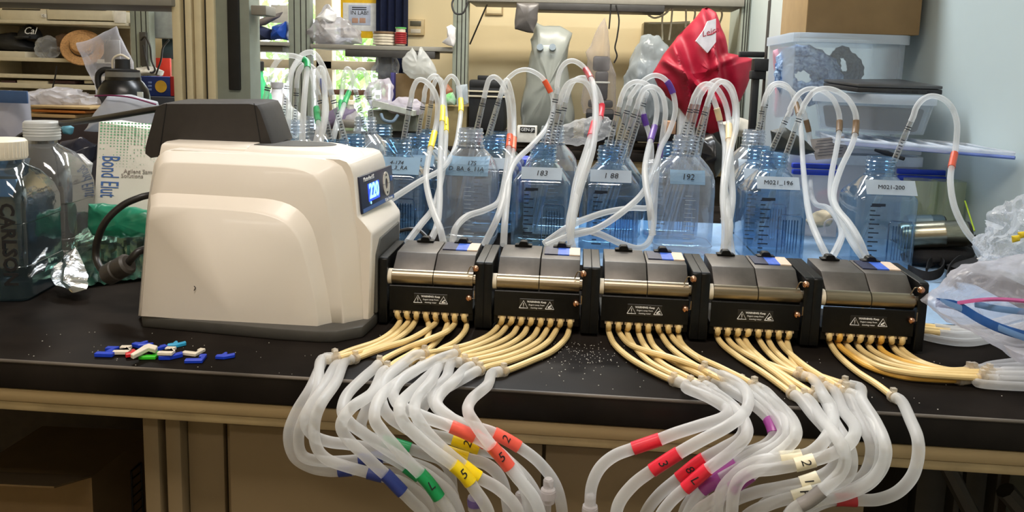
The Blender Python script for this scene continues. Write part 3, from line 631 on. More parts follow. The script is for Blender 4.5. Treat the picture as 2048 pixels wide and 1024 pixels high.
# ================================================================== sample bottles in columns and the hoses looping out of them
BLUEP = clear('bottle_blue_polycarbonate', (.57, .73, .86), lo=.05, hi=.62, rough=.07, haze=.05)
CLRP = clear('bottle_clear_polymer', (.85, .89, .94), lo=.05, hi=.65, rough=.08, haze=.12)
TAPE = mat('label_tape_pale_blue', srgb(176, 206, 228), rough=.6, var=.05)
TAPEW = mat('label_tape_white', srgb(214, 224, 232), rough=.6, var=.04)
PAD = mat('absorbent_pad_white', srgb(190, 216, 240), rough=.9, var=.05, scale=120, bump=.3)
GRAD = mat('graduation_ink', srgb(24, 34, 50), rough=.6)
def thread(z0, r):
    out = []
    for k in range(3): out += [(r, z0+k*.0085), (r+.0022, z0+k*.0085+.0018), (r+.0022, z0+k*.0085+.0034), (r, z0+k*.0085+.0052)]
    return out
def bottle_bm(kind):
    bm = nb(); R = []
    if kind == 'blue':
        body = [(.052, .014, .0), (.058, .017, .003), (.061, .018, .009), (.061, .018, .134), (.0595, .018, .141), (.055, .02, .148), (.0345, .0275, .176)]
        rn, zn, zt = .0268, .181, .218
    else:
        body = [(.048, .022, .0), (.057, .027, .004), (.0605, .03, .011), (.0605, .03, .135), (.060, .034, .155), (.056, .038, .171), (.048, .04, .184), (.037, .035, .197), (.029, .0285, .204)]
        rn, zn, zt = .026, .208, .246
    for a, r, z in body: R.append([Vector((x, y, z)) for x, y in rsq(a, a, r)])
    n = len(R[0])
    ths = [(rn+.004, zn-.001), (rn+.004, zn+.0015), (rn, zn+.003)] + thread(zn+.008, rn) + [(rn, zt-.002), (rn-.001, zt), (rn-.003, zt), (rn-.0032, zt-.03)]
    ang = [math.atan2(y, x) for x, y in rsq(1, 1, 1)]
    for r, z in ths: R.append([Vector((x*r, y*r, z)) for x, y in rsq(1, 1, 1)])
    ring_loft(bm, R, True, False); return bm
def make_bottle(kind, label, loc):
    t = thing('square_bottle', label, 'bottle', loc, 'square sample bottles on the bench')
    m = BLUEP if kind == 'blue' else CLRP
    obj('body', bottle_bm(kind), m, t, local=True, ang=28)
    bm = nb(); y = -.0617
    if kind == 'blue':
        for k in range(13):
            l = .017 if k % 2 == 0 else .008
            bx(bm, (-.033+l/2, y, .02+k*.0088), (l*1.15, .0006, .0022))
        bx(bm, (-.019, y, .1285), (.026, .0006, .0055))
        obj('graduation_marks', bm, GRAD, t, False, local=True)
        bm = nb(); P = [Vector((.004, y, .012)), Vector((.004, y, .092)), Vector((.008, y, .098)), Vector((.046, y, .098)), Vector((.05, y, .092)), Vector((.05, y, .012))]
        tube(bm, P, .0014, 6); 
        for k in range(6): tube(bm, [(.013+k*.0056, y, .02), (.013+k*.0056, y, .088)], .001, 6)
        obj('grip_panel', bm, clear('bottle_blue_thick', (.38, .56, .72), lo=.12, hi=.7, rough=.08), t, local=True)
    else:
        for k in range(12): bx(bm, (.004+(.0 if k % 2 else .004), y+.001, .03+k*.0088), (.014 if k % 2 else .022, .0004, .001))
        obj('graduation_marks', bm, mat('graduation_emboss', srgb(170, 178, 186), rough=.4), t, False, local=True)
        bm = nb(); tube(bm, [Vector((x, yy, .02)) for x, yy in rsq(.0606, .0606, .03)]+[Vector((.0606, .0306, .02))], .0012, 6, False); obj('base_rib', bm, m, t, local=True)
    return t
def tape(b, kind, s, m, dx=0., rz=0., w=.084, h=.021, sz=.0135, s2=None):
    """paper tape label following the shoulder"""
    o = Vector(b.location)
    prof = [(.0605, .03, .135), (.060, .034, .155), (.056, .038, .171), (.048, .04, .184), (.037, .035, .197)]
    def f(u, v):
        x = (u-.5)*w+dx
        if kind == 'blue':
            z = .1478+v*.0235*h/.021; y = -(.0552-(z-.148)*.732)-.0012
        else:
            z = .150+v*.028*h/.021; a_, r_ = .0605, .03
            for (a0, q0, z0), (a1, q1, z1) in zip(prof, prof[1:]):
                if z0 <= z <= z1: k = (z-z0)/(z1-z0); a_, r_ = a0+(a1-a0)*k, q0+(q1-q0)*k
            xr = max(0, abs(x)-(a_-r_)); y = -a_ + r_-math.sqrt(max(r_*r_-xr*xr, 1e-6))
        return o+Vector((x, y-.0016, z+.0008+rz*x))
    bm = nb(); grid_sheet(bm, f, 10, 5, .0002)
    lb = obj('label_tape', bm, m, b, False)
    c, cx, cy = f(.5, .5), f(.7, .5)-f(.3, .5), f(.5, .8)-f(.5, .2)
    lines = s.split('|')
    for i, tx in enumerate(lines):
        cc = c + cy.normalized()*((len(lines)-1)/2-i)*sz*.95
        words('lettering', tx, sz, cc, cx, cy, INKB, lb, lift=.0008 if kind == 'blue' else .0030, shear=.15)
    return lb
# positions: column by column from the pump to the right wall, front to back
Y1 = 1.69
def bpos(px, base_y): p = az(px, base_y, 0); return Vector((p.x, p.y+.055, 0))
def colx(px, Y): return ay(px, 300, Y).x
BT = {}
first = {}
def put(key, kind, label, X, Y):
    if kind in first: b = dup(first[kind], Vector((X, Y, .0012)), label)
    else: b = make_bottle(kind, label, Vector((X, Y, .0012))); first[kind] = b
    BT[key] = (b, kind, X, Y); return b
spec = [('174', 'blue', 'blue square bottle beside the pump drive, label ending in RA', 797, Y1),
        ('174b', 'blue', 'blue square bottle right behind the one beside the pump drive', 838, Y1+.16),
        ('174c', 'blue', 'third blue bottle back in the column beside the pump drive', 862, Y1+.31),
        ('175', 'clear', 'clear square bottle labelled 175 at the front', 941, Y1),
        ('175b', 'blue', 'blue square bottle directly behind the clear one labelled 175', 985, Y1+.16),
        ('175c', 'blue', 'blue square bottle two places behind the clear one labelled 175', 1000, Y1+.32),
        ('183', 'blue', 'blue square bottle labelled 183, between the clear 175 bottle and the 188 one', 1087, Y1),
        ('183b', 'clear', 'clear square bottle standing behind the blue one labelled 183', 1104, Y1+.16),
        ('188', 'blue', 'blue square bottle labelled 188, next left of the clear 192 bottle', 1222, Y1),
        ('188b', 'blue', 'blue square bottle standing behind the one labelled 188', 1232, Y1+.16),
        ('192', 'clear', 'clear square bottle labelled 192', 1371, Y1),
        ('192b', 'blue', 'blue square bottle standing behind the clear one labelled 192', 1345, Y1+.17),
        ('196', 'blue', 'blue square bottle labelled M021-196', 1549, Y1-.01),
        ('196b', 'blue', 'blue square bottle just behind the one labelled M021-196', 1520, Y1+.13),
        ('196c', 'clear', 'clear square bottle two places behind the one labelled M021-196', 1506, Y1+.28),
        ('200', 'blue', 'blue square bottle labelled M021-200, nearest the right wall', 1764, Y1-.03),
        ('L1', 'blue', 'blue bottle behind the black pump handle, leftmost of the rear rows', 566, 1.58),
        ('L2', 'clear', 'clear bottle left of the pipettes behind the pump drive', 592, 1.76),
        ('L3', 'clear', 'clear bottle in the middle behind the pump drive', 628, 1.92),
        ('L4', 'blue', 'blue bottle peeking over the pump top, front of the two', 672, 1.6),
        ('L5', 'blue', 'blue bottle peeking over the pump top, rear of the two', 706, 1.76),
        ('L6', 'clear', 'clear bottle with two pipettes above the right end of the pump', 731, 1.98),
        ('L7', 'blue', 'blue bottle right of the clear one above the pump end', 764, 2.13)]
for k, kind, lab, px, Y in spec: put(k, kind, lab, colx(px, Y), Y)
tape(BT['174'][0], 'blue', '4-174|_A_3_RA', TAPE, dx=.006, w=.1, h=.03, sz=.0125)
tape(BT['174b'][0], 'blue', 'M 175', TAPE, w=.09)
tape(BT['174c'][0], 'blue', 'M17', TAPEW, w=.08)
tape(BT['175'][0], 'clear', '      175|D_BA_6_11A', TAPE, w=.09, h=.029, sz=.013)
tape(BT['175b'][0], 'blue', '12A', TAPEW, w=.085)
tape(BT['183'][0], 'blue', '183', TAPEW, sz=.017)
tape(BT['188'][0], 'blue', '1 88', TAPEW, sz=.017)
tape(BT['192'][0], 'clear', '192', TAPE, w=.07, sz=.017)
tape(BT['196'][0], 'blue', 'M021_196', TAPEW, sz=.0135)
tape(BT['196b'][0], 'blue', 'M021', TAPEW, sz=.0135)
tape(BT['196c'][0], 'clear', 'M', TAPEW, sz=.014)
tape(BT['200'][0], 'blue', 'M021-200', TAPEW, dx=.006, w=.096, h=.024, sz=.0125)
# absorbent pads under the bottles
for i, (x0, x1, y0, y1, lab) in enumerate(((colx(1560, 1.55), .74, 1.24, 2.0, 'white absorbent bench pad under the rightmost bottles'), (-.02, colx(1555, 1.55), 1.52, 2.05, 'white absorbent bench pad under the middle bottles'))):
    bm = nb(); grid_sheet(bm, lambda u, v: Vector((x0+(x1-x0)*u, y0+(y1-y0)*v, .0002+.0006*(1+n3((u*9, v*9, i), 1)))), 24, 16, -.0002)
    tag(obj('bench_pad', bm, PAD), lab, 'pad')
# ------------------------------------------------------------------ hoses with pipettes
HOSE = film('hose_milky', (.95, .955, .96), (.93, .93, .92), .3, .82, rough=.28, translucent=.5, spec=.5)
PIP = clear('pipette_clear', (.84, .86, .88), lo=.12, hi=.85, rough=.05, haze=.06)
SLV.update({'cream': mat('sleeve_cream', srgb(232, 206, 160), rough=.4), 'brown': mat('sleeve_brown', srgb(122, 98, 72), rough=.4), 'violet': mat('sleeve_violet', srgb(92, 52, 150), rough=.35), 'navy': mat('sleeve_navy', srgb(46, 56, 104), rough=.35), 'rust': mat('sleeve_rust', srgb(196, 78, 48), rough=.35), 'orange': mat('sleeve_orange', srgb(238, 92, 48), rough=.35)})
RH = .0056
def loop(label, pip, hose, Yb, Ye=1.26, sleeve=None, flat=None, bend=.45, digit=None):
    """pip: pixels of pipette joint and of where it enters the bottle; hose: pixels from the joint onward"""
    j, e = ay(*pip[0], Yb), ay(*pip[1], Yb)
    t = thing('pipette_hose', label, 'hose', (e.x, e.y, e.z), 'hoses looping out of the sample bottles')
    n = len(hose); P = [j, j+(j-e).normalized()*.012]
    for i, (x, y) in enumerate(hose):
        f = max(0, (i/(n-1)-bend)/(1-bend)); f = f*f*(3-2*f)
        P.append(ay(x, y, Yb+(Ye-Yb)*f))
    path = crv(P, 8); bm = nb(); tube(bm, path, RH, 10); obj('hose', bm, HOSE, t)
    d = (e-j).normalized(); L = min(.30, (e.z-.03)/max(.2, -d.z)+(e-j).length)
    tip = j+d*L; bm = nb(); N = 8
    pp = [j+d*(L*k/N) for k in range(N+1)]; tube(bm, [j-d*.012]+pp, [.0036, .0055]+[.0062]*(N-1)+[.003], 12, False)
    pi = obj('pipette', bm, PIP, t)
    for o in (.012, .017):
        bm = nb(); c = j+d*o; tube(bm, [c-d*.0008, c+d*.0008], .0064, 12, False); obj('band', bm, GRAD, pi)
    toc = (CAMP-j).normalized(); nn = (toc-d*toc.dot(d)).normalized(); side = nn.cross(d)
    bm = nb()
    for k in range(12):
        c = j+d*(.04+k*.006)+nn*.0063; hw = .0026 if k % 2 else .0042
        M = frame_M(c, side, d); bx(bm, c, (hw*2*.8, .0017, .0006), M.to_3x3().to_4x4())
    obj('scale', bm, GRAD, pi, False)
    if sleeve:
        col, a, b = sleeve; i0, i1 = near_i(path, *a), near_i(path, *b)
        if i1 < i0: i0, i1 = i1, i0
        seg = path[i0:max(i1, i0+2)+1]; bm = nb(); tube(bm, seg, RH*1.2, 12); sl = obj('sleeve', bm, SLV[col], t); sl['label'] = f'{col} marker sleeve'
        if digit:
            m = seg[len(seg)//2]; td = (seg[-1]-seg[0]).normalized(); tc_ = (CAMP-m).normalized(); n_ = (tc_-td*tc_.dot(td)).normalized()
            words('lettering', digit, .012, m+n_*(RH*1.2-.0003), n_.cross(td), n_.cross(n_.cross(td)), INKB, sl)
B = lambda k: BT[k][3]
loop('hose behind the pump, leftmost pipette, arching right with a high green sleeve', [(538, 164), (526, 225)], [(541, 145), (559, 117), (580, 111), (600, 116), (614, 125), (613, 152), (609, 192), (606, 244), (604, 290)], 1.60, 1.45, ('green', (607, 118), (614, 138)))
loop('hose behind the pump with the low green sleeve, second pipette from the left', [(575, 162), (564, 262)], [(579, 150), (588, 133), (601, 122), (614, 130), (625, 153), (631, 192), (634, 230), (637, 254), (631, 290)], 1.76, 1.5, ('green', (632, 216), (636, 246)))
loop('hose behind the pump with a navy sleeve, third pipette from the left', [(593, 176), (589, 250)], [(594, 160), (597, 145), (606, 132), (621, 132), (635, 148), (646, 172), (652, 205), (651, 235), (640, 290)], 1.80, 1.5, ('navy', (642, 164), (650, 192)))
loop('short bare hose on the pipette leaning right over the pump', [(637, 190), (661, 275)], [(634, 165), (636, 144), (641, 136), (647, 146), (650, 190), (648, 240), (640, 290)], 1.62, 1.5)
loop('bare hose arching left from the pipette at the right of the green sleeved bunch', [(664, 190), (688, 272)], [(662, 180), (653, 151), (643, 127), (631, 109), (620, 104), (606, 109), (594, 122), (582, 150), (578, 200), (575, 280)], 1.64, 1.7)
loop('hose with a green sleeve left of the twin loops above the pump end', [(712, 184), (728, 250)], [(707, 162), (700, 142), (693, 138), (687, 158), (683, 192), (680, 222), (674, 245), (664, 280)], 1.95, 1.7, ('green', (682, 205), (679, 226)))
loop('hose with a tilted green sleeve, right of the twin loops above the pump end', [(737, 184), (745, 250)], [(735, 160), (728, 142), (718, 140), (708, 152), (702, 174), (693, 196), (684, 222), (674, 250), (664, 290)], 1.98, 1.68, ('green', (698, 184), (688, 207)))
loop('leftmost hose beside the pump with the lowest yellow sleeve', [(821, 204), (808, 274)], [(825, 181), (834, 162), (848, 161), (865, 177), (875, 204), (874, 238), (867, 274), (858, 310), (852, 354), (857, 390), (868, 426), (880, 457), (887, 486)], B('174'), 1.24, ('yellow', (871, 265), (861, 297)), bend=.35)
loop('hose with the highest front yellow sleeve beside the pump', [(847, 204), (836, 274)], [(850, 181), (860, 157), (874, 153), (884, 177), (885, 220), (882, 274), (880, 347), (879, 410), (874, 450), (862, 480)], B('174b'), 1.24, ('yellow', (884, 217), (882, 245)), bend=.3)
loop('hose with the yellow sleeve marked 3 beside the pump', [(863, 201), (853, 266)], [(865, 178), (873, 159), (884, 164), (889, 202), (892, 249), (891, 290), (885, 347), (868, 412), (840, 451), (815, 484)], B('174c'), 1.22, ('yellow', (891, 240), (892, 266)), bend=.3, digit='3')
loop('hose sweeping left across the bottle to the pump, yellow sleeve on its right bend', [(882, 205), (872, 270)], [(887, 180), (893, 161), (904, 152), (916, 168), (922, 209), (919, 249), (910, 296), (886, 336), (839, 363), (785, 397), (760, 410)], B('174c'), 1.30, ('yellow', (921, 200), (922, 224)), bend=.3)
loop('hose from the clear bottle labelled 175 with an orange sleeve marked 2', [(968, 196), (954, 258)], [(972, 178), (979, 158), (992, 155), (1007, 172), (1017, 206), (1020, 260), (1017, 300), (1010, 356), (998, 402), (970, 420), (935, 432), (912, 455), (905, 486)], B('175'), 1.24, ('orange', (1020, 272), (1017, 297)), bend=.35, digit='2')
loop('hose with an orange sleeve hanging straight down behind bottle 175', [(999, 196), (976, 272)], [(1005, 175), (1013, 160), (1021, 178), (1027, 212), (1028, 262), (1026, 300), (1020, 340), (1016, 380), (1010, 440), (1007, 490)], B('175b'), 1.24, ('orange', (1028, 275), (1026, 298)), bend=.3)
loop('hose making the widest arch between bottles 175 and 183, orange sleeve', [(1002, 190), (980, 268)], [(1009, 168), (1018, 155), (1036, 142), (1058, 140), (1082, 153), (1097, 176), (1106, 200), (1104, 230), (1090, 260), (1062, 292), (1030, 324), (1014, 364), (1005, 404), (993, 440), (968, 490)], B('175b')+.05, 1.24, ('orange', (1089, 162), (1101, 184)), bend=.4)
loop('hose reaching highest above bottle 183, dark red sleeve before the bagged microscope', [(1113, 188), (1094, 288)], [(1114, 172), (1119, 144), (1131, 126), (1148, 122), (1166, 133), (1178, 150), (1188, 175), (1192, 230), (1185, 300), (1160, 380), (1140, 470)], B('183'), 1.3, ('dark red', (1170, 138), (1183, 157)), bend=.4)
loop('inner hose over bottle 183 with a low red sleeve', [(1120, 209), (1104, 288)], [(1123, 190), (1135, 168), (1154, 160), (1173, 167), (1186, 194), (1190, 230), (1184, 262), (1170, 308), (1154, 356), (1144, 412), (1138, 452), (1146, 496)], B('183')-.01, 1.24, ('red', (1188, 245), (1180, 275)), bend=.35)
loop('outer hose over bottle 183 with a red sleeve on its right side', [(1131, 205), (1112, 284)], [(1136, 186), (1148, 162), (1170, 156), (1191, 174), (1203, 206), (1201, 232), (1192, 262), (1178, 302), (1166, 342), (1154, 388), (1145, 440), (1140, 490)], B('183')+.02, 1.24, ('red', (1203, 209), (1199, 236)), bend=.35)
loop('left hose over bottle 188 with a violet sleeve in its middle', [(1238, 214), (1220, 284)], [(1242, 197), (1252, 175), (1270, 164), (1292, 168), (1308, 187), (1314, 216), (1310, 250), (1302, 278), (1294, 310), (1290, 338), (1292, 372), (1300, 415), (1305, 470)], B('188'), 1.26, ('violet', (1311, 256), (1302, 282)), bend=.4)
loop('highest hose over bottle 188 with a violet sleeve at its top right bend', [(1257, 211), (1236, 286)], [(1262, 192), (1282, 166), (1303, 152), (1321, 153), (1337, 167), (1348, 194), (1350, 226), (1338, 264), (1322, 294), (1311, 330), (1288, 382), (1251, 419), (1196, 456), (1140, 472), (1092, 492)], B('188')+.02, 1.24, ('violet', (1334, 162), (1345, 186)), bend=.4)
loop('right hose over bottle 188 dipping low before bottle 192', [(1272, 218), (1247, 292)], [(1278, 199), (1289, 178), (1307, 174), (1324, 189), (1331, 223), (1326, 264), (1320, 304), (1313, 353), (1309, 419), (1307, 453), (1297, 484), (1277, 496), (1244, 488), (1196, 467), (1162, 462), (1125, 478), (1092, 494)], B('188')-.02, 1.26, ('violet', (1322, 290), (1318, 314)), bend=.35)
loop('hose bending sideways behind bottle 188 with a small violet sleeve', [(1290, 196), (1262, 288)], [(1284, 200), (1286, 225), (1292, 248), (1299, 270), (1303, 300), (1302, 350), (1304, 395), (1296, 415), (1262, 416), (1214, 424), (1177, 436), (1140, 452), (1088, 488)], B('188')+.04, 1.25, ('violet', (1287, 228), (1292, 250)), bend=.35)
loop('first hose from the left over bottle 192, cream sleeve', [(1384, 208), (1367, 268)], [(1390, 190), (1401, 173), (1416, 168), (1434, 177), (1449, 203), (1457, 236), (1458, 266), (1456, 307), (1449, 348), (1446, 400), (1450, 455), (1448, 500)], B('192'), 1.26, ('cream', (1457, 252), (1458, 278)), bend=.35)
loop('second hose from the left over bottle 192, long cream sleeve', [(1396, 209), (1379, 272)], [(1403, 188), (1417, 170), (1439, 161), (1460, 180), (1470, 214), (1467, 251), (1461, 287), (1463, 348), (1465, 400), (1458, 455), (1464, 512)], B('192')+.02, 1.26, ('cream', (1464, 274), (1461, 304)), bend=.35)
loop('third hose from the left over bottle 192, widest bare arch', [(1413, 213), (1394, 277)], [(1419, 195), (1429, 175), (1444, 163), (1463, 175), (1473, 212), (1473, 251), (1464, 290), (1455, 333), (1449, 400), (1460, 455), (1444, 508)], B('192')-.02, 1.26, None, bend=.35)
loop('thin inner hose over bottle 192 with a pale short sleeve', [(1420, 190), (1404, 270)], [(1424, 190), (1430, 206), (1437, 230), (1444, 262), (1450, 296), (1449, 363), (1455, 420), (1456, 506)], B('192')+.05, 1.26, ('cream', (1434, 216), (1440, 240)), bend=.35)
loop('outer hose of the left brown sleeved pair, from the clear rear bottle', [(1526, 213), (1514, 268)], [(1532, 190), (1542, 172), (1558, 166), (1576, 174), (1590, 202), (1601, 250), (1606, 328), (1611, 380), (1619, 432), (1636, 477), (1655, 516)], B('196c'), 1.26, ('brown', (1592, 208), (1598, 232)), bend=.35)
loop('hose of the left brown sleeved pair with a sharp kink low down', [(1533, 200), (1520, 268)], [(1539, 184), (1548, 172), (1563, 171), (1584, 183), (1600, 204), (1612, 240), (1620, 280), (1621, 336), (1622, 384), (1632, 408), (1656, 416), (1676, 440), (1684, 466), (1676, 492), (1662, 518)], B('196c')+.02, 1.26, ('brown', (1611, 238), (1617, 262)), bend=.4)
loop('hose from the second blue bottle of the M021 column, brown sleeve before the lidded bin', [(1575, 233), (1542, 303)], [(1581, 216), (1596, 190), (1617, 178), (1643, 181), (1665, 197), (1677, 224), (1679, 254), (1673, 298), (1663, 350), (1662, 395), (1679, 432), (1695, 468), (1712, 496), (1733, 523)], B('196b'), 1.26, ('brown', (1679, 240), (1678, 266)), bend=.4)
loop('rightmost arching hose of bottle M021-196 with a brown sleeve', [(1602, 227), (1572, 311)], [(1609, 208), (1626, 185), (1648, 177), (1673, 182), (1697, 200), (1711, 228), (1711, 262), (1703, 292), (1681, 339), (1667, 388), (1674, 417), (1698, 447), (1718, 480), (1733, 516)], B('196'), 1.25, ('brown', (1711, 242), (1709, 268)), bend=.4)
loop('lone hose arching right from bottle M021-200 with a rust red sleeve', [(1822, 243), (1790, 318)], [(1832, 216), (1844, 200), (1863, 192), (1886, 198), (1904, 216), (1914, 248), (1911, 296), (1903, 335), (1901, 368), (1909, 414), (1931, 460), (1962, 498), (1990, 540)], B('200'), 1.40, ('rust', (1909, 305), (1903, 337)), bend=.3)
# ================================================================== soft things: closed shells blown up from an outline, with folds
def inflate(outline, Y, depth, n=64, mr=7, amp=.0, s=10., seed=0., fold=0., flat=None, px=True, back=1., sharp=.5, crk=0.):
    P = resample([ay(x, y, Y) for x, y in outline] if px else [Vector((a, Y, b)) for a, b in outline], n)
    cen = sum(P, Vector())/n; rings = []
    S = [math.cos(k/mr*PI/2) for k in range(mr)] + [.04]
    def ring(sc, sg):
        dy = depth*(1-sc*sc)**sharp*sg*(1 if sg < 0 else back)
        return [cen+(p-cen)*sc+Vector((0, dy, 0)) for p in P]
    fr = [ring(sc, -1) for sc in S][::-1]; bk = [ring(sc, 1) for sc in S[1:]]
    bm = nb(); ring_loft(bm, fr+bk); bmesh.ops.recalc_face_normals(bm, faces=bm.faces)
    for v in bm.verts:
        q_ = v.co*s+Vector((seed*3.1, seed, -seed))
        d = noise.noise_vector(q_)*amp+noise.noise_vector(q_*2.6)*amp*.5
        if crk:
            rg = (1-2.6*abs(noise.noise(q_*1.2)))+.6*(1-2.6*abs(noise.noise(q_*2.7+Vector((5, 1, 2)))))
            d += Vector((v.co.x-cen.x, (v.co.y-cen.y)*2.5, v.co.z-cen.z)).normalized()*crk*rg
        if fold: d.y += fold*math.sin((v.co.x*1.3+.35*v.co.z+n3(v.co, 6)*.03)*150+seed)
        v.co += d
        if flat is not None and v.co.z < flat: v.co.z = flat
    return bm
def soft_obj(name, outline, Y, depth, m, label=None, cat=None, parent=None, group=None, ang=70, **k):
    o = obj(name, inflate(outline, Y, depth, **k), m, parent, ang=ang)
    if label: tag(o, label, cat, group)
    return o
# ================================================================== right side of the bench
TOTE = film('tote_clear', (.90, .93, .96), (.80, .86, .92), .16, .6, rough=.25, translucent=.4)
TOTER = film('tote_rim', (.85, .9, .95), (.82, .88, .94), .55, .85, rough=.3, translucent=.4)
CARD = mat('cardboard', srgb(132, 108, 74), rough=.85, var=.06, scale=20)
CARDL = mat('cardboard_pale', srgb(186, 154, 108), rough=.85, var=.06, scale=20)
BLK2 = mat('matte_black', srgb(26, 26, 28), rough=.6, var=.15)
LAPG = mat('laptop_graphite', srgb(86, 86, 88), rough=.35, metal=.6, var=.05)
def quadbox(bm, top, bot):
    """open-walled or closed box from four top and four bottom corners"""
    ring_loft(bm, [bot, top])
def tote(name, label, T, z0, taper, m, rim, cat='bin', wall=.003, lid=False):
    """open tub: T = four top corners (Vector) in order, floor at z0"""
    c = sum(T, Vector())/4; zt = T[0].z
    t = thing(name, label, cat, (c.x, c.y, z0))
    sc = lambda k, z, inn=0.: [Vector((c.x+(p.x-c.x)*k*(1-inn), c.y+(p.y-c.y)*k*(1-inn), (z if z is not None else p.z))) for p in T]
    def rnd(Q, r=.12, n=4):
        out = []
        for i in range(4):
            a, b, d = Q[i-1], Q[i], Q[(i+1) % 4]
            for k in range(n):
                u = k/(n-1); p0 = b.lerp(a, r); p1 = b.lerp(d, r); out.append(p0*(1-u)**2+b*2*u*(1-u)+p1*u*u)
        return out
    bm = nb(); ring_loft(bm, [rnd(sc(taper, z0+.001)), rnd(sc(taper, z0+.001)), rnd(sc(.97, zt-.025)), rnd(sc(.97, zt))], True, False)
    ring_loft(bm, [rnd(sc(taper, z0+.004, .02)), rnd(sc(.97, zt, .02))], True, False)
    obj('tub', bm, m, t)
    bm = nb(); ring_loft(bm, [rnd(sc(.97, zt-.022)), rnd(sc(1.02, zt-.022)), rnd(sc(1.02, zt)), rnd(sc(.95, zt)), rnd(sc(.95, zt-.01))], False, False); obj('rim', bm, rim, t)
    return t, rnd, sc, c
# tall clear tote with rope, cardboard box behind
A, Bc = ay(1590, 64, 2.02), ay(1536, 76, 2.30)
TL = Vector((A.x, 2.02, A.z)); TR = Vector((.80, 2.06, A.z)); BR = Vector((.80, 2.33, A.z)); BL = Vector((Bc.x+.0, 2.33, A.z))
tote('clear_tote', 'tall clear plastic tote with coiled rope inside beside the right wall', [TL, TR, BR, BL], .0, .93, TOTE, TOTER)
ROPE = mat('rope_blue_white', srgb(44, 84, 140), rough=.8, col2=srgb(176, 200, 228), scale=110, detail=1)
ROPEG = mat('rope_grey', srgb(70, 80, 92), rough=.8, col2=srgb(110, 120, 130), scale=150, detail=1)
def rope(label, c, R, n, m, tilt, r=.008, seed=1):
    random.seed(seed); t = thing('rope_coil', label, 'rope', (c.x, c.y, c.z-R))
    for k in range(n):
        rr = R*(.55+.45*random.random()); M = Matrix.Rotation(tilt+random.uniform(-.5, .5), 4, 'Y') @ Matrix.Rotation(PI/2+random.uniform(-.5, .5), 4, 'X') @ Matrix.Rotation(random.uniform(-.4, .4), 4, 'Z')
        off = Vector((random.uniform(-1, 1), random.uniform(-1, 1), random.uniform(-1, 1)))*R*.18
        P = [c+off+(M @ Vector((rr*math.cos(a)*1.1, rr*.75*math.sin(a), .004*math.sin(3*a)))) for a in [2*PI*i/28 for i in range(29)]]
        bm = nb(); seg = 8; tube(bm, P, [r*(1+.18*(-1)**i) for i in range(29)], seg, False); obj('loop', bm, m, t)
    return t
rope('blue and white braided rope coiled in the tall tote', ay(1612, 150, 2.15), .068, 10, ROPE, .3, .0125, 3)
rope('grey braided rope bundled in the tall tote', ay(1690, 130, 2.2), .045, 9, ROPEG, 1.2, .007, 5)
soft_obj('pink_cloth', [(1548, 100), (1575, 92), (1582, 150), (1584, 230), (1548, 235)], 2.2, .03, mat('cloth_pale_pink', srgb(200, 150, 165), rough=.9), 'faded pink cloth showing through the tote end', 'cloth', amp=.006)
cb = thing('cardboard_box', 'brown cardboard box on top of the tall clear tote', 'box', (.7, 2.2, A.z))
x0, x1 = ay(1613, 60, 2.06).x, .815
obj('box_shell', rbox(x0, x1, 2.06, 2.32, A.z+.001, A.z+.34, .002), CARD, cb)
obj('lit_side_skin', rbox(x0-.0015, x0-.0002, 2.062, 2.318, A.z+.002, A.z+.338, .0003), CARDL, cb)  # paler skin: the brighter light on this left face put into its colour
# rotated bin with the laptop
n0, nl, nr = ay(1752, 188, 1.83), ay(1622, 163, 2.0), ay(1886, 193, 1.80)
n0 = Vector((n0.x, 1.82, n0.z)); z0b = n0.z
nl = ay(1622, 163, 1.98); nl.z = z0b; nr = ay(1882, 194, 1.83); nr.z = z0b
nf = nl+nr-n0; nr = Vector((min(nr.x, .815), nr.y, z0b)); nf = Vector((min(nf.x, .81), nf.y, z0b))
lowz = ay(1740, 268, 1.83).z
tote('clear_bin', 'clear plastic bin holding black gear under the laptop', [n0, nr, nf, nl], lowz, .86, TOTE, TOTER)
cI = (n0+nr+nf+nl)/4
bm = nb(); ring_loft(bm, [[Vector((cI.x+(p.x-cI.x)*.72, cI.y+(p.y-cI.y)*.72, lowz+.006)) for p in (n0, nr, nf, nl)], [Vector((cI.x+(p.x-cI.x)*.8, cI.y+(p.y-cI.y)*.8, z0b-.03)) for p in (n0, nr, nf, nl)]]); bmesh.ops.recalc_face_normals(bm, faces=bm.faces); bevel(bm, .006, 2); crumple(bm, .003, 30)
tag(obj('black_gear_pouch', bm, BLK2), 'black gear pouch packed inside the bin under the laptop', 'pouch')
lp = thing('laptop', 'closed graphite laptop lying on the clear bin', 'laptop', cI+Vector((0, 0, .001)))
zt = z0b+.002
LC = [ay(1648, 151, 1.97), ay(1716, 172, 1.84), ay(1886, 176, 1.84), ay(1800, 150, 2.05)]
LC = [Vector((min(p.x, .825), p.y, 0)) for p in LC]
def slab(P, za, zb): 
    bm = nb(); ring_loft(bm, [[Vector((p.x, p.y, za+.014*(p.y-1.84)/.2)) for p in P], [Vector((p.x, p.y, zb+.014*(p.y-1.84)/.2)) for p in P]]); bmesh.ops.recalc_face_normals(bm, faces=bm.faces); bevel(bm, .002, 2); return bm
obj('base', slab(LC, zt, zt+.011), mat('laptop_dark', srgb(52, 52, 54), rough=.4, metal=.4), lp)
obj('lid', slab(LC, zt+.012, zt+.019), LAPG, lp)
e0, e1 = LC[1], LC[2]
for u in (.55, .68, .86):
    p = e0.lerp(e1, u); obj('port', rbox(p.x-.006, p.x+.006, p.y-.001, p.y+.002, zt+.003, zt+.007, .0004, 1), BLK2, lp)
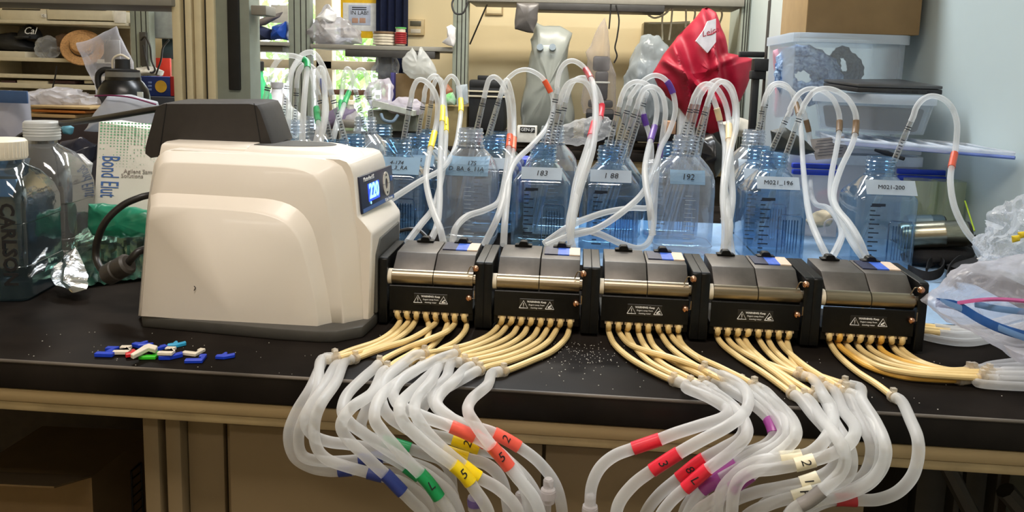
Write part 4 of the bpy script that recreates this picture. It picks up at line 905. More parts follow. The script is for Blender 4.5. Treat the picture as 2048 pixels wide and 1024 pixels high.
# wide white bin with blue latches
WBIN = film('bin_white_translucent', (.88, .9, .93), (.84, .86, .9), .5, .8, rough=.35, translucent=.4)
LATCH = mat('latch_blue', srgb(34, 66, 190), rough=.4)
zr = ay(1750, 312, 1.93).z; zb1 = ay(1750, 325, 1.93).z
x0, x1 = ay(1578, 312, 1.93).x, .80
wb, rnd_, sc_, cc_ = tote('latch_bin', 'wide translucent white bin with blue latches behind bottle M021-200', [Vector((x0, 1.92, zr)), Vector((x1, 1.92, zr)), Vector((x1, 2.10, zr)), Vector((x0, 2.10, zr))], .0, .9, WBIN, mat('bin_rim_white', srgb(214, 224, 236), rough=.4))
for a, b in ((1583, 1672), (1795, 1892)):
    xa, xb = ay(a, 335, 1.91).x, ay(b, 340, 1.91).x
    for dz, dy in ((0, 0), (-.014, -.006)):
        zc = ay((a+b)/2, 332 if a < 1700 else 344, 1.91).z+dz
        obj('latch', rbox(xa, xb, 1.9+dy, 1.917+dy, zc-.006, zc+.006, .003, 2), LATCH, wb)
soft_obj('pink_pouch', [(1630, 385), (1665, 375), (1690, 392), (1690, 425), (1625, 425)], 1.98, .03, mat('pouch_crimson', srgb(170, 60, 84), rough=.7), 'crimson pouch showing through the bin with blue latches', 'pouch', amp=.008)
# stacked lids and trays on the wide bin
LID = film('lid_white', (.9, .93, .97), (.86, .89, .94), .5, .85, rough=.3, translucent=.4)
def lidplate(label, pts, Y0z, th, m, name='bin_lid', parent=None):
    bm = nb(); ring_loft(bm, [[p for p in pts], [p+Vector((0, 0, th)) for p in pts]]); bmesh.ops.recalc_face_normals(bm, faces=bm.faces); bevel(bm, .003, 2); o = obj(name, bm, m, parent)
    if label: tag(o, label, 'lid')
    return o
zl = zr+.004
tag(obj('bin_lid', rbox(ay(1690, 290, 1.95).x, .80, 1.94, 2.12, zl, zl+.010, .003), LID), 'white translucent lid lying on the bin with blue latches', 'lid')
zt3 = ax(2030, 318, .825).z
TQ = [az(1672, 288, zt3), Vector((.825, 1.59, zt3)), Vector((.832, 1.80, zt3)), Vector((.60, 2.10, zt3))]
tl = thing('storage_tray', 'white compartment tray with a blue edge jutting out toward the right wall', 'tray', (TQ[0]+TQ[2])/2)
bm = nb(); ring_loft(bm, [[p for p in TQ], [p+Vector((0, 0, .008)) for p in TQ]]); bmesh.ops.recalc_face_normals(bm, faces=bm.faces); obj('tray_body', bm, LID, tl, False)
bm = nb(); tube(bm, [TQ[0]+Vector((.02, -.002, .002)), TQ[1]+Vector((0, -.002, .002))], .0035, 8); obj('edge_strip', bm, mat('tray_edge_blue', srgb(96, 120, 190), rough=.4), tl)
for k in range(1, 6):
    a_, b_ = TQ[0].lerp(TQ[1], k/6), TQ[3].lerp(TQ[2], k/6); bm = nb(); tube(bm, [a_+Vector((0, 0, .011)), b_+Vector((0, 0, .011))], .003, 6); obj('divider', bm, LID, tl)
bm = nb(); tube(bm, [p+Vector((0, 0, .011)) for p in TQ+TQ[:1]], .003, 6); obj('rim', bm, LID, tl)
bm = nb(); tube(bm, [ay(1750, 300, 1.80), ay(1772, 306, 1.78), ay(1808, 318, 1.75)], [.003, .006, .004], 8); tag(obj('marker_pen', bm, BLK2), 'black marker pen lying across the tray edge', 'pen')
bm = nb(); c_ = ay(1660, 296, 1.86); Mx = frame_M(c_, (1, .3, .1), (-.3, .35, .85)); grid_sheet(bm, lambda u, v: Mx @ Vector(((u-.5)*.085, (v-.5)*.05, .002*n3((u*4, v*4, 0)))), 8, 6, .0004)
pn = tag(obj('printed_note', bm, mat('paper_grey', srgb(176, 170, 168), rough=.8), smooth=False), 'printed paper note leaning on the bin with blue latches', 'paper')
for k in range(6):
    bm = nb(); bx(bm, Mx @ Vector((-.004*(k % 3), .018-k*.007, .004)), (.06, .0012, .0006), Mx.to_3x3().to_4x4()); ORI[pn.name] = Vector(pn.location); obj('print_line', bm, GRAD, pn, False)
soft_obj('dark_pouch', [(1540, 262), (1570, 254), (1610, 280), (1632, 305), (1600, 312), (1545, 305)], 1.86, .03, mat('pouch_olive_black', srgb(52, 54, 48), rough=.5), 'dark olive pouch between the M021 bottles and the bin', 'pouch', amp=.004)
# yellow-green jar, steel flasks, straps
OLV = clear('jar_olive_clear', (.80, .84, .66), lo=.08, hi=.6, haze=.16)
pj = az(1868, 470, 0); 
jt = thing('square_jar', 'olive tinted clear square jar in front of the right wall', 'jar', (.70, 1.80, 0.0))
jx0, jx1 = ay(1818, 400, 1.78).x, ay(1930, 400, 1.78).x; jz = ay(1870, 362, 1.78).z
for k, (a, b) in enumerate(((jx0, (jx0+jx1)/2-.002), ((jx0+jx1)/2+.002, jx1))):
    bm = nb(); cx = (a+b)/2; hw = (b-a)/2; ring_loft(bm, [[Vector((cx+x, 1.80+y, z)) for x, y in rsq(hw, .03, .012)] for z in (.002, jz)], True, False); obj('body', bm, OLV, jt)
bm = nb(); tube(bm, [ay(1930, 402, 1.74), ay(1949, 462, 1.66)], .0016, 8); tag(obj('lime_stick', bm, mat('lime_plastic', srgb(190, 220, 30), rough=.4, emit=.0)), 'thin lime green stick leaning near the right wall', 'stick')
SST = mat('flask_steel', srgb(150, 146, 128), rough=.28, metal=1., var=.12, scale=12, stretch=(2, 40, 40))
def flask(label, a, b, r, m):
    d = (b-a).normalized(); t = thing('steel_flask', label, 'flask', ((a.x+b.x)/2, (a.y+b.y)/2, 0))
    L = (b-a).length; M = frame_M(a, d, (0, 0, 1)) @ Matrix.Rotation(PI/2, 4, 'Y')
    bm = nb(); lathe(bm, [(r*.9, 0), (r, .006), (r, L*.62), (r*1.02, L*.63), (r*1.02, L*.66), (r, L*.67), (r, L*.93), (r*.93, L*.98)], 24, M=M); obj('body', bm, m, t)
    bm = nb(); lathe(bm, [(r*.8, L*.975), (r*.84, L*.985), (r*.84, L*1.02), (r*.7, L*1.04)], 24, M=M); obj('cap', bm, BLK2, t)
fr = .030
fa, fb_ = az(1800, 512, fr), az(1940, 500, fr); fa.z = fb_.z = fr+.001
flask('large steel flask lying on its side behind bottle M021-200', ay(1800, 472, 1.66), ay(1936, 466, 1.64), .027, SST)
flask('smaller blue grey flask lying behind the large steel flask', ay(1812, 446, 1.74), ay(1886, 446, 1.74), .018, mat('flask_blue_grey', srgb(120, 140, 150), rough=.35, metal=.8))
STRAP = mat('webbing_black', srgb(24, 22, 24), rough=.85, var=.2, scale=300, bump=.2)
def ribbon(label, pts, w, wd, name='webbing_strap', th=.0018, m=None, parent=None):
    P = crv(pts, 8); bm = nb(); R = []
    for i, p in enumerate(P):
        T = (P[min(i+1, len(P)-1)]-P[max(i-1, 0)]).normalized(); W_ = Vector(wd); W_ = (W_-T*W_.dot(T)).normalized(); N_ = T.cross(W_)
        R.append([p+W_*w/2+N_*th/2, p-W_*w/2+N_*th/2, p-W_*w/2-N_*th/2, p+W_*w/2-N_*th/2])
    ring_loft(bm, R); bmesh.ops.recalc_face_normals(bm, faces=bm.faces); o = obj(name, bm, m or STRAP, parent, False)
    if label: tag(o, label, 'strap', 'black straps by the steel flask')
    return o
soft_obj('dark_bundle', [(1800, 508), (1830, 494), (1880, 490), (1930, 490), (1950, 500), (1940, 530), (1860, 526), (1805, 524)], 1.66, .04, STRAP, 'dark fabric bundle under the steel flasks', 'bundle', amp=.004, flat=.001)
za = .012
ribbon('black webbing strap coiled in a loop nearest the pump heads', [az(1816, 538, za), az(1838, 548, za), az(1860, 552, za), az(1880, 545, za+.004), az(1888, 530, za+.006), az(1876, 521, za+.006), az(1858, 527, za+.004), az(1852, 545, za)], .017, (0, .15, 1))
ribbon('black webbing strap folded twice in the middle of the strap pile', [az(1893, 560, za), az(1900, 538, za+.01), az(1920, 520, za+.02), az(1932, 528, za+.01), az(1915, 542, za+.004), az(1898, 545, za), az(1912, 566, za)], .018, (0, .2, 1))
ribbon('wide black strap leading back to the wall from the strap pile', [az(1890, 512, .02), az(1925, 500, .03), az(1950, 485, .04), az(1985, 476, .05)], .03, (.2, .5, 1))
soft_obj('black_pouch', [(1895, 530), (1940, 520), (1990, 508), (2005, 520), (1985, 548), (1950, 566), (1905, 570)], az(1940, 560, 0).y, .04, STRAP, 'flat black pouch under the straps near the zip bag', 'pouch', amp=.004, flat=.001)
soft_obj('white_cable_bundle', [(1950, 518), (1975, 506), (2000, 512), (2010, 522), (1975, 530)], 1.5, .015, mat('cable_offwhite', srgb(206, 200, 192), rough=.6, bump=.6, scale=200), 'off-white ribbed bundle behind the zip bag', 'bundle', amp=.004)
# zip bags at the right edge
PEB = film('zip_bag_film', (.93, .93, .96), (.80, .79, .85), .2, .66, rough=.16, translucent=.45, wrinkle=.6, wscale=30)
ZBLUE = mat('zip_blue', srgb(40, 92, 170), rough=.35, var=.1)
ZPINK = mat('zip_pink', srgb(214, 110, 176), rough=.4)
zt_ = thing('zip_bag', 'large crumpled zip bag with blue and pink seal on the bench at right', 'bag', az(2000, 690, 0))
YZ = 1.06
def bagY(x): return 1.13-(x-1860)*.0009
OUTL = [(1857, 612), (1880, 596), (1905, 565), (1940, 545), (1990, 534), (2060, 518), (2110, 520), (2120, 700), (2060, 716), (2030, 714), (2005, 690), (1960, 660), (1905, 640), (1870, 625)]
bm = inflate(OUTL, 1.06, .07, n=120, mr=18, amp=.006, s=16, seed=2, flat=.0012, crk=.006); obj('bag', bm, PEB, zt_, ang=80)
def onbag(x, y, lift=0.): return ay(x, y, .985-lift)
for nm, pts, m, r in (('seal_strip', [(1872, 605), (1915, 612), (1960, 638), (2010, 660), (2090, 682)], ZBLUE, .006), ('seal_strip', [(1880, 602), (1930, 620), (1985, 650), (2090, 692)], mat('zip_blue_pale', srgb(110, 150, 205), rough=.4), .004), ('pink_line', [(1915, 606), (1960, 600), (2010, 599), (2090, 606)], ZPINK, .0025), ('seal_strip', [(1950, 608), (2000, 618), (2090, 628)], mat('zip_blue_pale', srgb(110, 150, 205), rough=.4), .004)):
    P = crv([ay(x, y, .985+max(0, (1960-x))*.0008) for x, y in pts], 6); bm = nb()
    R = [[p+Vector((0, 0, r)), p+Vector((0, -.001, 0)), p-Vector((0, 0, r)), p+Vector((0, .002, 0))] for p in P]; ring_loft(bm, R); bmesh.ops.recalc_face_normals(bm, faces=bm.faces); obj(nm, bm, m, zt_)
CRK = film('crinkle_film', (.94, .95, .97), (.86, .88, .92), .14, .7, rough=.08, translucent=.3, wrinkle=.9, wscale=45)
soft_obj('clear_wrap', [(1965, 500), (1990, 468), (2020, 440), (2045, 415), (2075, 425), (2080, 520), (2010, 522), (1975, 522)], 1.32, .06, CRK, 'crinkled clear plastic wrap with yellow bits behind the zip bag', 'wrap', amp=.014, s=30, seed=4, n=110, mr=16, crk=.012, ang=30)
for i, (x, y) in enumerate(((2032, 478), (2044, 470))):
    soft_obj('yellow_tape', [(x-8, y-6), (x+8, y-8), (x+10, y+4), (x-6, y+8)], 1.255+i*.01, .004, mat('tape_yellow', srgb(224, 196, 40), rough=.5), ['yellow tape scrap on the left of the clear wrap', 'yellow tape scrap on the right of the clear wrap'][i], 'tape', amp=.002, n=16)
soft_obj('bag_corner', [(2010, 692), (2048, 700), (2100, 705), (2100, 722), (2030, 722)], .95, .02, PEB, parent=zt_, amp=.004, flat=.001)
# beige glove and clip between the bottles
soft_obj('latex_glove', [(1612, 442), (1625, 432), (1640, 424), (1655, 420), (1668, 424), (1664, 440), (1655, 452), (1630, 458), (1614, 452)], 1.78, .02, mat('latex_beige', srgb(206, 190, 160), rough=.6), 'crumpled beige latex glove between bottles M021-196 and M021-200', 'glove', amp=.008, s=30)
bm = nb(); tube(bm, crv([ay(1650, 468, 1.7), ay(1650, 445, 1.7), ay(1665, 438, 1.7), ay(1676, 445, 1.7), ay(1678, 470, 1.7)], 6), .002, 8)
tag(obj('clear_clip', bm, CLR), 'small clear plastic clip on the pad beside the beige glove', 'clip')
# black stand behind the M021 bottles
bs = thing('black_stand', 'black equipment stand behind the hoses, left of the tall tote', 'stand', (ay(1520, 200, 2.6).x, 2.6, 0))
Yk = 2.6
for nm, a, b, c, d, dd in (('column', 1518, 1540, 0, 300, .04), ('back_plate', 1497, 1518, 150, 262, .03), ('arm', 1478, 1528, 104, 114, .03), ('clamp', 1505, 1535, 118, 142, .05), ('clamp', 1500, 1530, 142, 158, .04)):
    p, r_ = ay(a, d, Yk), ay(b, c, Yk); obj(nm, rbox(p.x, r_.x, Yk-dd/2, Yk+dd/2, max(p.z, 0.0) if nm != 'column' else 0, r_.z, .003), BLK2, bs)
# ================================================================== left side of the bench
# two big bottles with caps near the left edge
CBLUE = clear('big_bottle_blue', (.33, .44, .51), lo=.05, hi=.55, rough=.08, haze=.03)
CCLR = clear('big_bottle_clear', (.60, .60, .59), lo=.06, hi=.65, rough=.08, haze=.1)
CAPC = mat('cap_cream', srgb(236, 226, 206), rough=.5)
CAPT = film('cap_translucent', (.8, .8, .8), (.80, .80, .78), .7, .92, rough=.35, translucent=.35)
def big_bottle(name, label, cx, cy, hw, hb, hs, rn, hcap, m, capm, rc, ribs, rot):
    t = thing(name, label, 'bottle', (cx, cy, .001)); bm = nb(); R = []
    for a, r, z in ((hw*.9, rc*.8, 0), (hw*.97, rc, .004), (hw, rc, .012), (hw, rc, hb*.36), (hw*.985, rc, hb*.365), (hw*.985, rc, hb*.8), (hw, rc, hb*.81), (hw, rc*1.05, hb), (hw*.93, rc*1.2, hb+(hs-hb)*.35), (hw*.72, rc*1.3, hb+(hs-hb)*.75), (rn+.004, rn+.004, hs-.004)):
        R.append([Vector((x, y, z)) for x, y in rsq(a, a, min(r, a))])
    for r, z in ((rn, hs), (rn, hs+.012)): R.append([Vector((x*r, y*r, z)) for x, y in rsq(1, 1, 1)])
    ring_loft(bm, R, True, False); obj('body', bm, m, t, local=True, ang=30)
    bm = nb(); lathe(bm, [(rn+.004, hs+.006), (rn+.005, hs+.008), (rn+.005, hs+hcap-.003), (rn+.002, hs+hcap), (.002, hs+hcap)], 40); cp_ = obj('cap', bm, capm, t, local=True)
    ORI[cp_.name] = Vector((0, 0, 0))
    if ribs:
        bm = nb()
        for k in range(44):
            a = 2*PI*k/44; tube(bm, [((rn+.0052)*math.cos(a), (rn+.0052)*math.sin(a), hs+.009), ((rn+.0052)*math.cos(a), (rn+.0052)*math.sin(a), hs+hcap-.004)], .0007, 4)
        rb_ = obj('knurling', bm, capm, cp_, local=True)
    else:
        bm = nb()
        for k in range(4): lathe(bm, [(rn+.005, hs+.012+k*.005), (rn+.0058, hs+.0135+k*.005), (rn+.005, hs+.015+k*.005)], 40, cap0=False, cap1=False)
        obj('ring_ribs', bm, capm, cp_, local=True)
    t.rotation_euler.z = rot
    return t
hw = .068; pb = az(52, 615, 0)
zcap, zcapb = None, None
CY = 1.16; cxa = ay(3, 450, CY).x
zs, ztp = ay(30, 322, CY).z, ay(30, 280, CY).z
b1 = big_bottle('capped_bottle', 'blue square bottle with a ribbed cream cap at the left edge', cxa, CY, .066, zs-.06, zs-.004, .036, ztp-zs+.004, CBLUE, CAPC, .016, True, math.radians(10))
CY2 = 1.36; cxb = ay(128, 400, CY2).x
zs2, zt2 = ay(93, 285, CY2).z, ay(93, 241, CY2).z
b2_ = big_bottle('capped_bottle', 'clear square bottle with a translucent white cap behind the blue one at left', ay(86, 300, CY2).x, CY2, .068, zs2-.075, zs2-.002, .0245, zt2-zs2, CCLR, CAPT, .03, False, math.radians(8))
# writing and tape on the blue one: on the face that looks to the camera
Rz = Matrix.Rotation(math.radians(24), 4, 'Z')
def onb1(x, z, off=.0): return Vector((cxa, CY, .001)) + (Rz @ Vector((x, -.0745-off, z)))
wx = Rz @ Vector((0, 0, -1)); 
words('lettering', 'CARLSON', .034, onb1(-.048, .085, .0006), (0, 0, -1), Rz @ Vector((1, 0, 0)), INKB, b1, bold=.0008) if False else None
bm = text_mesh('CARLSON', .028, bold=.0008); M = Matrix.Translation((.043, -.0668, .088)) @ frame_M((0, 0, 0), (0, 0, -1), (1, 0, 0)); xform(bm, M); obj('lettering', bm, INKB, b1, False, local=True)
def tp(bot, name, x0, x1, za, zb, ya, yb):
    bm = nb(); grid_sheet(bm, lambda u, v: Vector((x0+(x1-x0)*u, ya+(yb-ya)*v+.012*(u-.5)**2, za+(zb-za)*v)), 8, 4, .0003); return obj(name, bm, mat('tape_sky', srgb(150, 190, 226), rough=.6), bot, False, local=True)
hb1 = zs-.06
tp(b1, 'label_tape', -.05, .05, hb1+.012, hb1+.036, -.064, -.046)
hb2 = zs2-.075
tp(b2_, 'label_tape', -.075, .0, hb2+.02, hb2+.05, -.066, -.045)
words_ = text_mesh('T-r', .02, shear=.3); xform(words_, Matrix.Translation((.035, -.0708, hb2*.62)) @ frame_M((0, 0, 0), (.3, 0, -1), (1, 0, .3))); obj('lettering', words_, mat('ink_faded', srgb(70, 70, 70), rough=.7), b2_, False, local=True)
# carton with blue lettering
PAPER = mat('carton_white', srgb(226, 222, 212), rough=.5, var=.02)
GRN = mat('carton_green', srgb(70, 180, 130), rough=.5)
BLT = mat('print_blue', srgb(72, 110, 176), rough=.5)
YX = 1.42
c00, c10, c11, c01 = ay(187, 425, YX), ay(318, 428, YX+.02), ay(322, 262, YX+.05), ay(197, 243, YX+.03)
ct = thing('reagent_carton', 'white carton with green dots and blue vertical lettering behind the cord', 'box', ((c00.x+c10.x)/2, YX+.04, 0))
bm = nb(); F_ = [c00, c10, c11, c01]; F_[0].z = F_[0].z; ring_loft(bm, [F_, [p+Vector((.01, .06, 0)) for p in F_]]); bmesh.ops.recalc_face_normals(bm, faces=bm.faces); bevel(bm, .001, 1); obj('carton', bm, PAPER, ct)
fx = (c10-c00); fy = (c01-c00); fn = fx.cross(fy).normalized(); fn = -fn if fn.y > 0 else fn
def fpt(u, v, l=.0008): return c00+fx*u+fy*v+fn*l
bm = nb()
random.seed(4)
for r_ in range(16):
    for c_ in range(18):
        u, v_ = .05+c_*.052, .99-r_*.032
        if r_ > 7 and not (5 <= c_ <= 8) and random.random() < .75: continue
        s_ = .016*(1-.05*r_)*(.75+.35*random.random()); s2 = s_*.55
        A = [fpt(u-s_, v_-s2), fpt(u+s_, v_-s2), fpt(u+s_, v_+s2), fpt(u-s_, v_+s2)]; ring_loft(bm, [[p-fn*.0005 for p in A], A])
o_ = obj('dot_print', bm, mat('print_green', srgb(116, 190, 146), rough=.5, var=.2, scale=60), ct, False); o_['kind'] = 'stuff'
bm = text_mesh('Bond Elut', .05); xform(bm, frame_M(fpt(.21, .40, .0006), -fy, fx) @ Matrix.Diagonal((.40, .95, 1, 1)) @ Matrix.Translation((0, 0, .0004))); obj('lettering', bm, BLT, ct, False)
words('lettering', 'Agilent Sample Prep', .011, fpt(.80, .46, .0006), fx, fy, mat('print_grey', srgb(150, 140, 134), rough=.5), ct)
words('lettering', 'Solutions', .011, fpt(.56, .41, .0006), fx, fy, MATS['print_grey'], ct)
# green pouch lying under the carton and foil
GP = mat('pouch_green', srgb(38, 128, 98), rough=.28, var=.15, scale=12, bump=.5)
FOIL = mat('foil_silver', srgb(215, 215, 215), rough=.16, metal=1., var=.08, scale=60, bump=.8)
soft_obj('green_pouch', [(178, 405), (300, 418), (322, 430), (322, 476), (250, 474), (185, 470), (176, 450)], 1.36, .02, GP, 'green plastic pouch under the white carton', 'pouch', amp=.004, s=20, n=100, mr=14, crk=.002, ang=60)
bm = nb(); grid_sheet(bm, lambda u, v: az(150+u*170, 580-v*105-u*22, 0)+Vector((0, 0, .004+.045*v*v+.012*abs(n3((u*5, v*5, 1)))+.008*n3((u*13, v*13, 3)))), 26, 20, .0006)
tag(obj('foil_sheet', bm, mat('foil_green_silver', srgb(150, 190, 176), rough=.2, metal=1., var=.3, scale=16, bump=.6), ang=20), 'crinkled green and silver foil spread beside the pump', 'foil')
tri = [ay(100, 543, 1.17), ay(147, 497, 1.22), ay(180, 552, 1.18), ay(172, 580, 1.13), ay(140, 584, 1.12), ay(112, 570, 1.13)]
bm = nb(); V = [bm.verts.new(p) for p in tri]; cV = bm.verts.new(sum(tri, Vector())/6+Vector((.0, -.022, -.002)))
fs = [bm.faces.new((V[i], V[(i+1) % 6], cV)) for i in range(6)]
bmesh.ops.subdivide_edges(bm, edges=bm.edges, cuts=9, use_grid_fill=True)
for v_ in bm.verts: v_.co += Vector((0, -.004*math.sin((v_.co.z*1.0+v_.co.x*.5)*380), .0))+noise.noise_vector(v_.co*40)*.003; v_.co.z = max(v_.co.z, .002)
bmesh.ops.solidify(bm, geom=bm.faces, thickness=.0006)
tag(obj('foil_packet', bm, FOIL, ang=25), 'torn silver foil packet with ribbed folds standing by the blue bottle', 'foil')
# power cord with its plug
CORD = mat('cord_black', srgb(28, 25, 24), rough=.42, var=.1)
P = [ay(300, 390, 1.13), ay(280, 395, 1.12), ay(245, 411, 1.11), ay(212, 442, 1.1), ay(195, 480, 1.1), ay(192, 512, 1.1), ay(200, 535, 1.09), ay(214, 548, 1.08)]
bm = nb(); tube(bm, crv(P, 8), .0052, 12); pc_ = obj('power_cord', bm, CORD, pump); pc_['label'] = 'black power cord with moulded plug'
pa, pb_ = ay(212, 552, 1.075), ay(258, 526, 1.07); d = (pb_-pa).normalized(); M = frame_M(pa, d, (0, 0, 1)) @ Matrix.Rotation(PI/2, 4, 'Y'); L = (pb_-pa).length
bm = nb(); lathe(bm, [(.010, -.002), (.0155, .004), (.016, L*.45), (.0145, L*.5), (.0155, L*.55), (.0155, L*.93), (.012, L)], 20, M=M); obj('plug', bm, mat('plug_grey_black', srgb(62, 58, 54), rough=.5), pc_)
bm = nb(); tube(bm, crv([pb_-d*.004, ay(266, 514, 1.07), ay(278, 503, 1.075), ay(300, 496, 1.09)], 6), .0055, 12); obj('cable', bm, CORD, pc_)
bm = nb(); tube(bm, crv([ay(330, 216, 1.18), ay(290, 222, 1.2), ay(220, 234, 1.25), ay(160, 243, 1.32), ay(100, 250, 1.4), ay(60, 262, 1.45), ay(20, 300, 1.5), ay(0, 420, 1.55)], 8), .0052, 12)
tag(obj('black_rod_cable', bm, CORD), 'stiff black cable running left from the pump handle', 'cable')
bm = nb(); tube(bm, crv([ay(795, 463, 1.26), ay(820, 458, 1.26), ay(840, 462, 1.26), ay(856, 478, 1.25), ay(862, 495, 1.24)], 6), .003, 8)
tag(obj('thin_black_cable', bm, CORD), 'thin black cable dipping behind the leftmost pump head', 'cable')
# coloured hook clips scattered in front of the pump
CC = {'blue': mat('clip_blue', srgb(30, 66, 205), rough=.35), 'white': mat('clip_white', srgb(236, 226, 208), rough=.4), 'red': mat('clip_red', srgb(222, 40, 48), rough=.35), 'green': mat('clip_green', srgb(60, 200, 40), rough=.35), 'cyan': mat('clip_cyan', srgb(50, 170, 220), rough=.35)}
def clip(label, x, y, rot, col, kind, z=.0, tilt=0., s=1.0):
    c = az(x, y, z); bm = nb()
    if kind == 'J': poly = [(-.011, -.006), (.010, -.006), (.010, .007), (.002, .007), (.002, .0025), (.0055, .0025), (.0055, -.0015), (-.011, -.0015)]
    elif kind == 'V': poly = [(-.011, -.005), (.0, -.0055), (.011, -.001), (.009, .003), (.001, -.0005), (-.001, .004), (-.004, .004), (-.0055, -.0005), (-.011, -.0015)]
    elif kind == 'S': poly = [(-.010, -.007), (.009, -.007), (.009, .0), (.003, .0015), (.006, .007), (-.007, .007), (-.007, .003), (.0, .003), (-.002, -.002), (.004, -.003), (-.010, -.003)]
    else: poly = [(-.012, -.006), (-.009, -.008), (.002, .001), (.009, -.002), (.010, .003), (.001, .007), (-.003, .005)]
    prism_z(bm, [(a*s*1.02, b*s*1.75) for a, b in poly], 0, .0045*s); bevel(bm, .0007, 1)
    xform(bm, Matrix.Translation(c+Vector((0, 0, .0005))) @ Matrix.Rotation(rot, 4, 'Z') @ Matrix.Rotation(tilt, 4, 'X'))
    tag(obj('hook_clip', bm, CC[col], smooth=False), label, 'clip', 'plastic hook clips in front of the pump')
clip('blue hook clip at the left end of the clip pile', 218, 708, .1, 'blue', 'S', s=1.15)
clip('white hook clip touching the leftmost blue one', 248, 704, .2, 'white', 'S', .001)
clip('red hook clip in the clip pile', 272, 709, .6, 'red', 'V', .001, s=1.1)
clip('dark blue hook clip, rear left of the pile behind the red one', 289, 693, -.3, 'blue', 'V', 0, s=1.1)
clip('blue hook clip behind the slanted white one', 310, 699, -.6, 'blue', 'J', .001)
clip('slanted white hook clip lying over the green one', 292, 706, .35, 'white', 'L', .007, .1, 1.25)
clip('bright green hook clip', 300, 715, .2, 'green', 'J', 0, s=.95)
clip('cyan hook clip at the rear of the pile', 355, 692, .3, 'cyan', 'V', 0, s=1.0)
clip('white hook clip stacked on a blue one', 337, 706, .1, 'white', 'S', .006, .0, .95)
clip('blue hook clip under the stacked white one', 344, 715, .25, 'blue', 'V', 0, s=1.2)
clip('white hook clip with its bar pointing left', 387, 708, -.15, 'white', 'J', .0, .0, .95)
clip('glossy blue hook clip nearest the bench edge', 392, 722, .2, 'blue', 'J', 0, s=1.0)
clip('lone blue hook clip furthest right in front of the pump', 453, 715, .1, 'blue', 'V', 0, s=1.0)
# specks of salt on the bench
random.seed(11); bm = nb()
for k in range(420):
    if k < 170: p = az(random.gauss(1165, 45), random.gauss(708, 18), 0)
    else: p = az(random.uniform(20, 2040), random.uniform(650, 830), 0)
    if p.y < YE+.006 or p.y > 1.07: continue
    s_ = random.uniform(.0002, .0006); bx(bm, (p.x, p.y, .0003), (s_*2, s_*2, .0006), random.random()*3)
o_ = tag(obj('salt_specks', bm, mat('salt_white', srgb(200, 196, 188), rough=.6), smooth=False), 'tiny white specks scattered over the black bench top', 'specks'); o_['kind'] = 'stuff'
# under the bench at left: taped carton; at right: grey folded stand
cbx = thing('cardboard_carton', 'brown cardboard carton with a printed table in the knee space at lower left', 'box', (-.9, 1.3, ZF))
zc = -.30; P0, P1, P2 = az(-60, 944, zc), az(183, 955, zc), az(300, 861, zc); P3 = P2+(P0-P1)
bm = nb(); T4 = [P0, P1, P2, P3]; ring_loft(bm, [[Vector((p.x, p.y, ZF+.001)) for p in T4], T4]); bmesh.ops.recalc_face_normals(bm, faces=bm.faces); obj('shell', bm, CARD, cbx, False)
e_ = (P2-P1).normalized(); nrm_ = Vector((e_.y, -e_.x, 0))
def cf(u, z): return P1+e_*u+nrm_*.0012+Vector((0, 0, z-zc))
LL = (P2-P1).length
bm = nb(); u0, u1, zt_a, zt_b = LL*.62, LL*.80, -.345, -.46
for a_, b_ in (((u0, zt_a), (u1, zt_a)), ((u0, zt_b), (u1, zt_b)), ((u0, zt_a), (u0, zt_b)), ((u1, zt_a), (u1, zt_b))): tube(bm, [cf(*a_), cf(*b_)], .0016, 6)
for k in range(1, 7): z_ = zt_a+(zt_b-zt_a)*k/7; tube(bm, [cf(u0, z_), cf(u1, z_)], .001, 6)
obj('printed_table', bm, INKB, cbx)
bm = nb(); Q = [P0, P1, P1+Vector((.0, -.09, .03)), P0+Vector((0, -.09, .03))]; ring_loft(bm, [Q, [p+Vector((0, 0, .003)) for p in Q]]); bmesh.ops.recalc_face_normals(bm, faces=bm.faces); obj('flap', bm, CARD, cbx, False)
DG = mat('stand_dark_grey', srgb(70, 68, 66), rough=.6)
st_ = thing('folded_stand', 'dark grey folded metal stand in the knee space at lower right', 'stand', (.62, 1.25, ZF))
for nm, a_, b_, Yg in (('panel', 1835, 1905, 1.28), ('post', 1912, 1926, 1.2), ('post', 1932, 1985, 1.25), ('post', 1994, 2004, 1.2)):
    obj(nm, rbox(ay(a_, 960, Yg).x, ay(b_, 960, Yg).x, Yg, Yg+.03, ZF+.001, -.06, .003), DG, st_)
bm = nb(); tube(bm, [ay(1885, 915, 1.16), ay(1960, 1060, 1.16)], .012, 8); obj('brace', bm, DG, st_)
bm = nb(); tube(bm, [ay(2010, 980, 1.16), ay(2080, 1060, 1.16)], .014, 8); obj('brace', bm, DG, st_)
# ================================================================== rack above the bench, left rear clutter, back bench and window side
def pbox(x0, y0, x1, y1, Y, d, w=.003):
    xm, ym = (x0+x1)/2, (y0+y1)/2
    return rbox(ay(x0, ym, Y).x, ay(x1, ym, Y).x, Y, Y+d, ay(xm, y1, Y).z, ay(xm, y0, Y).z, w)
def pb(name, x0, y0, x1, y1, Y, d, m, label=None, cat=None, parent=None, w=.003, group=None):
    o = obj(name, pbox(x0, y0, x1, y1, Y, d, w), m, parent)
    if label: tag(o, label, cat, group)
    return o
POSTB = mat('rack_post_beige', srgb(224, 209, 170), rough=.5, var=.04)
POSTG = mat('rack_grey_green', srgb(142, 148, 136), rough=.5, var=.06)
SLOT = mat('slot_dark', srgb(30, 28, 24), rough=.8)
SHELFG = mat('shelf_grey', srgb(140, 136, 126), rough=.55, var=.04)
SHELFW = mat('shelf_offwhite', srgb(206, 196, 172), rough=.6, var=.04)
YP = 2.06
rk = thing('bench_rack', 'beige slotted upright with an overhead shelf standing on the bench left of centre', 'rack', (ay(420, 100, YP).x, YP+.05, 0))
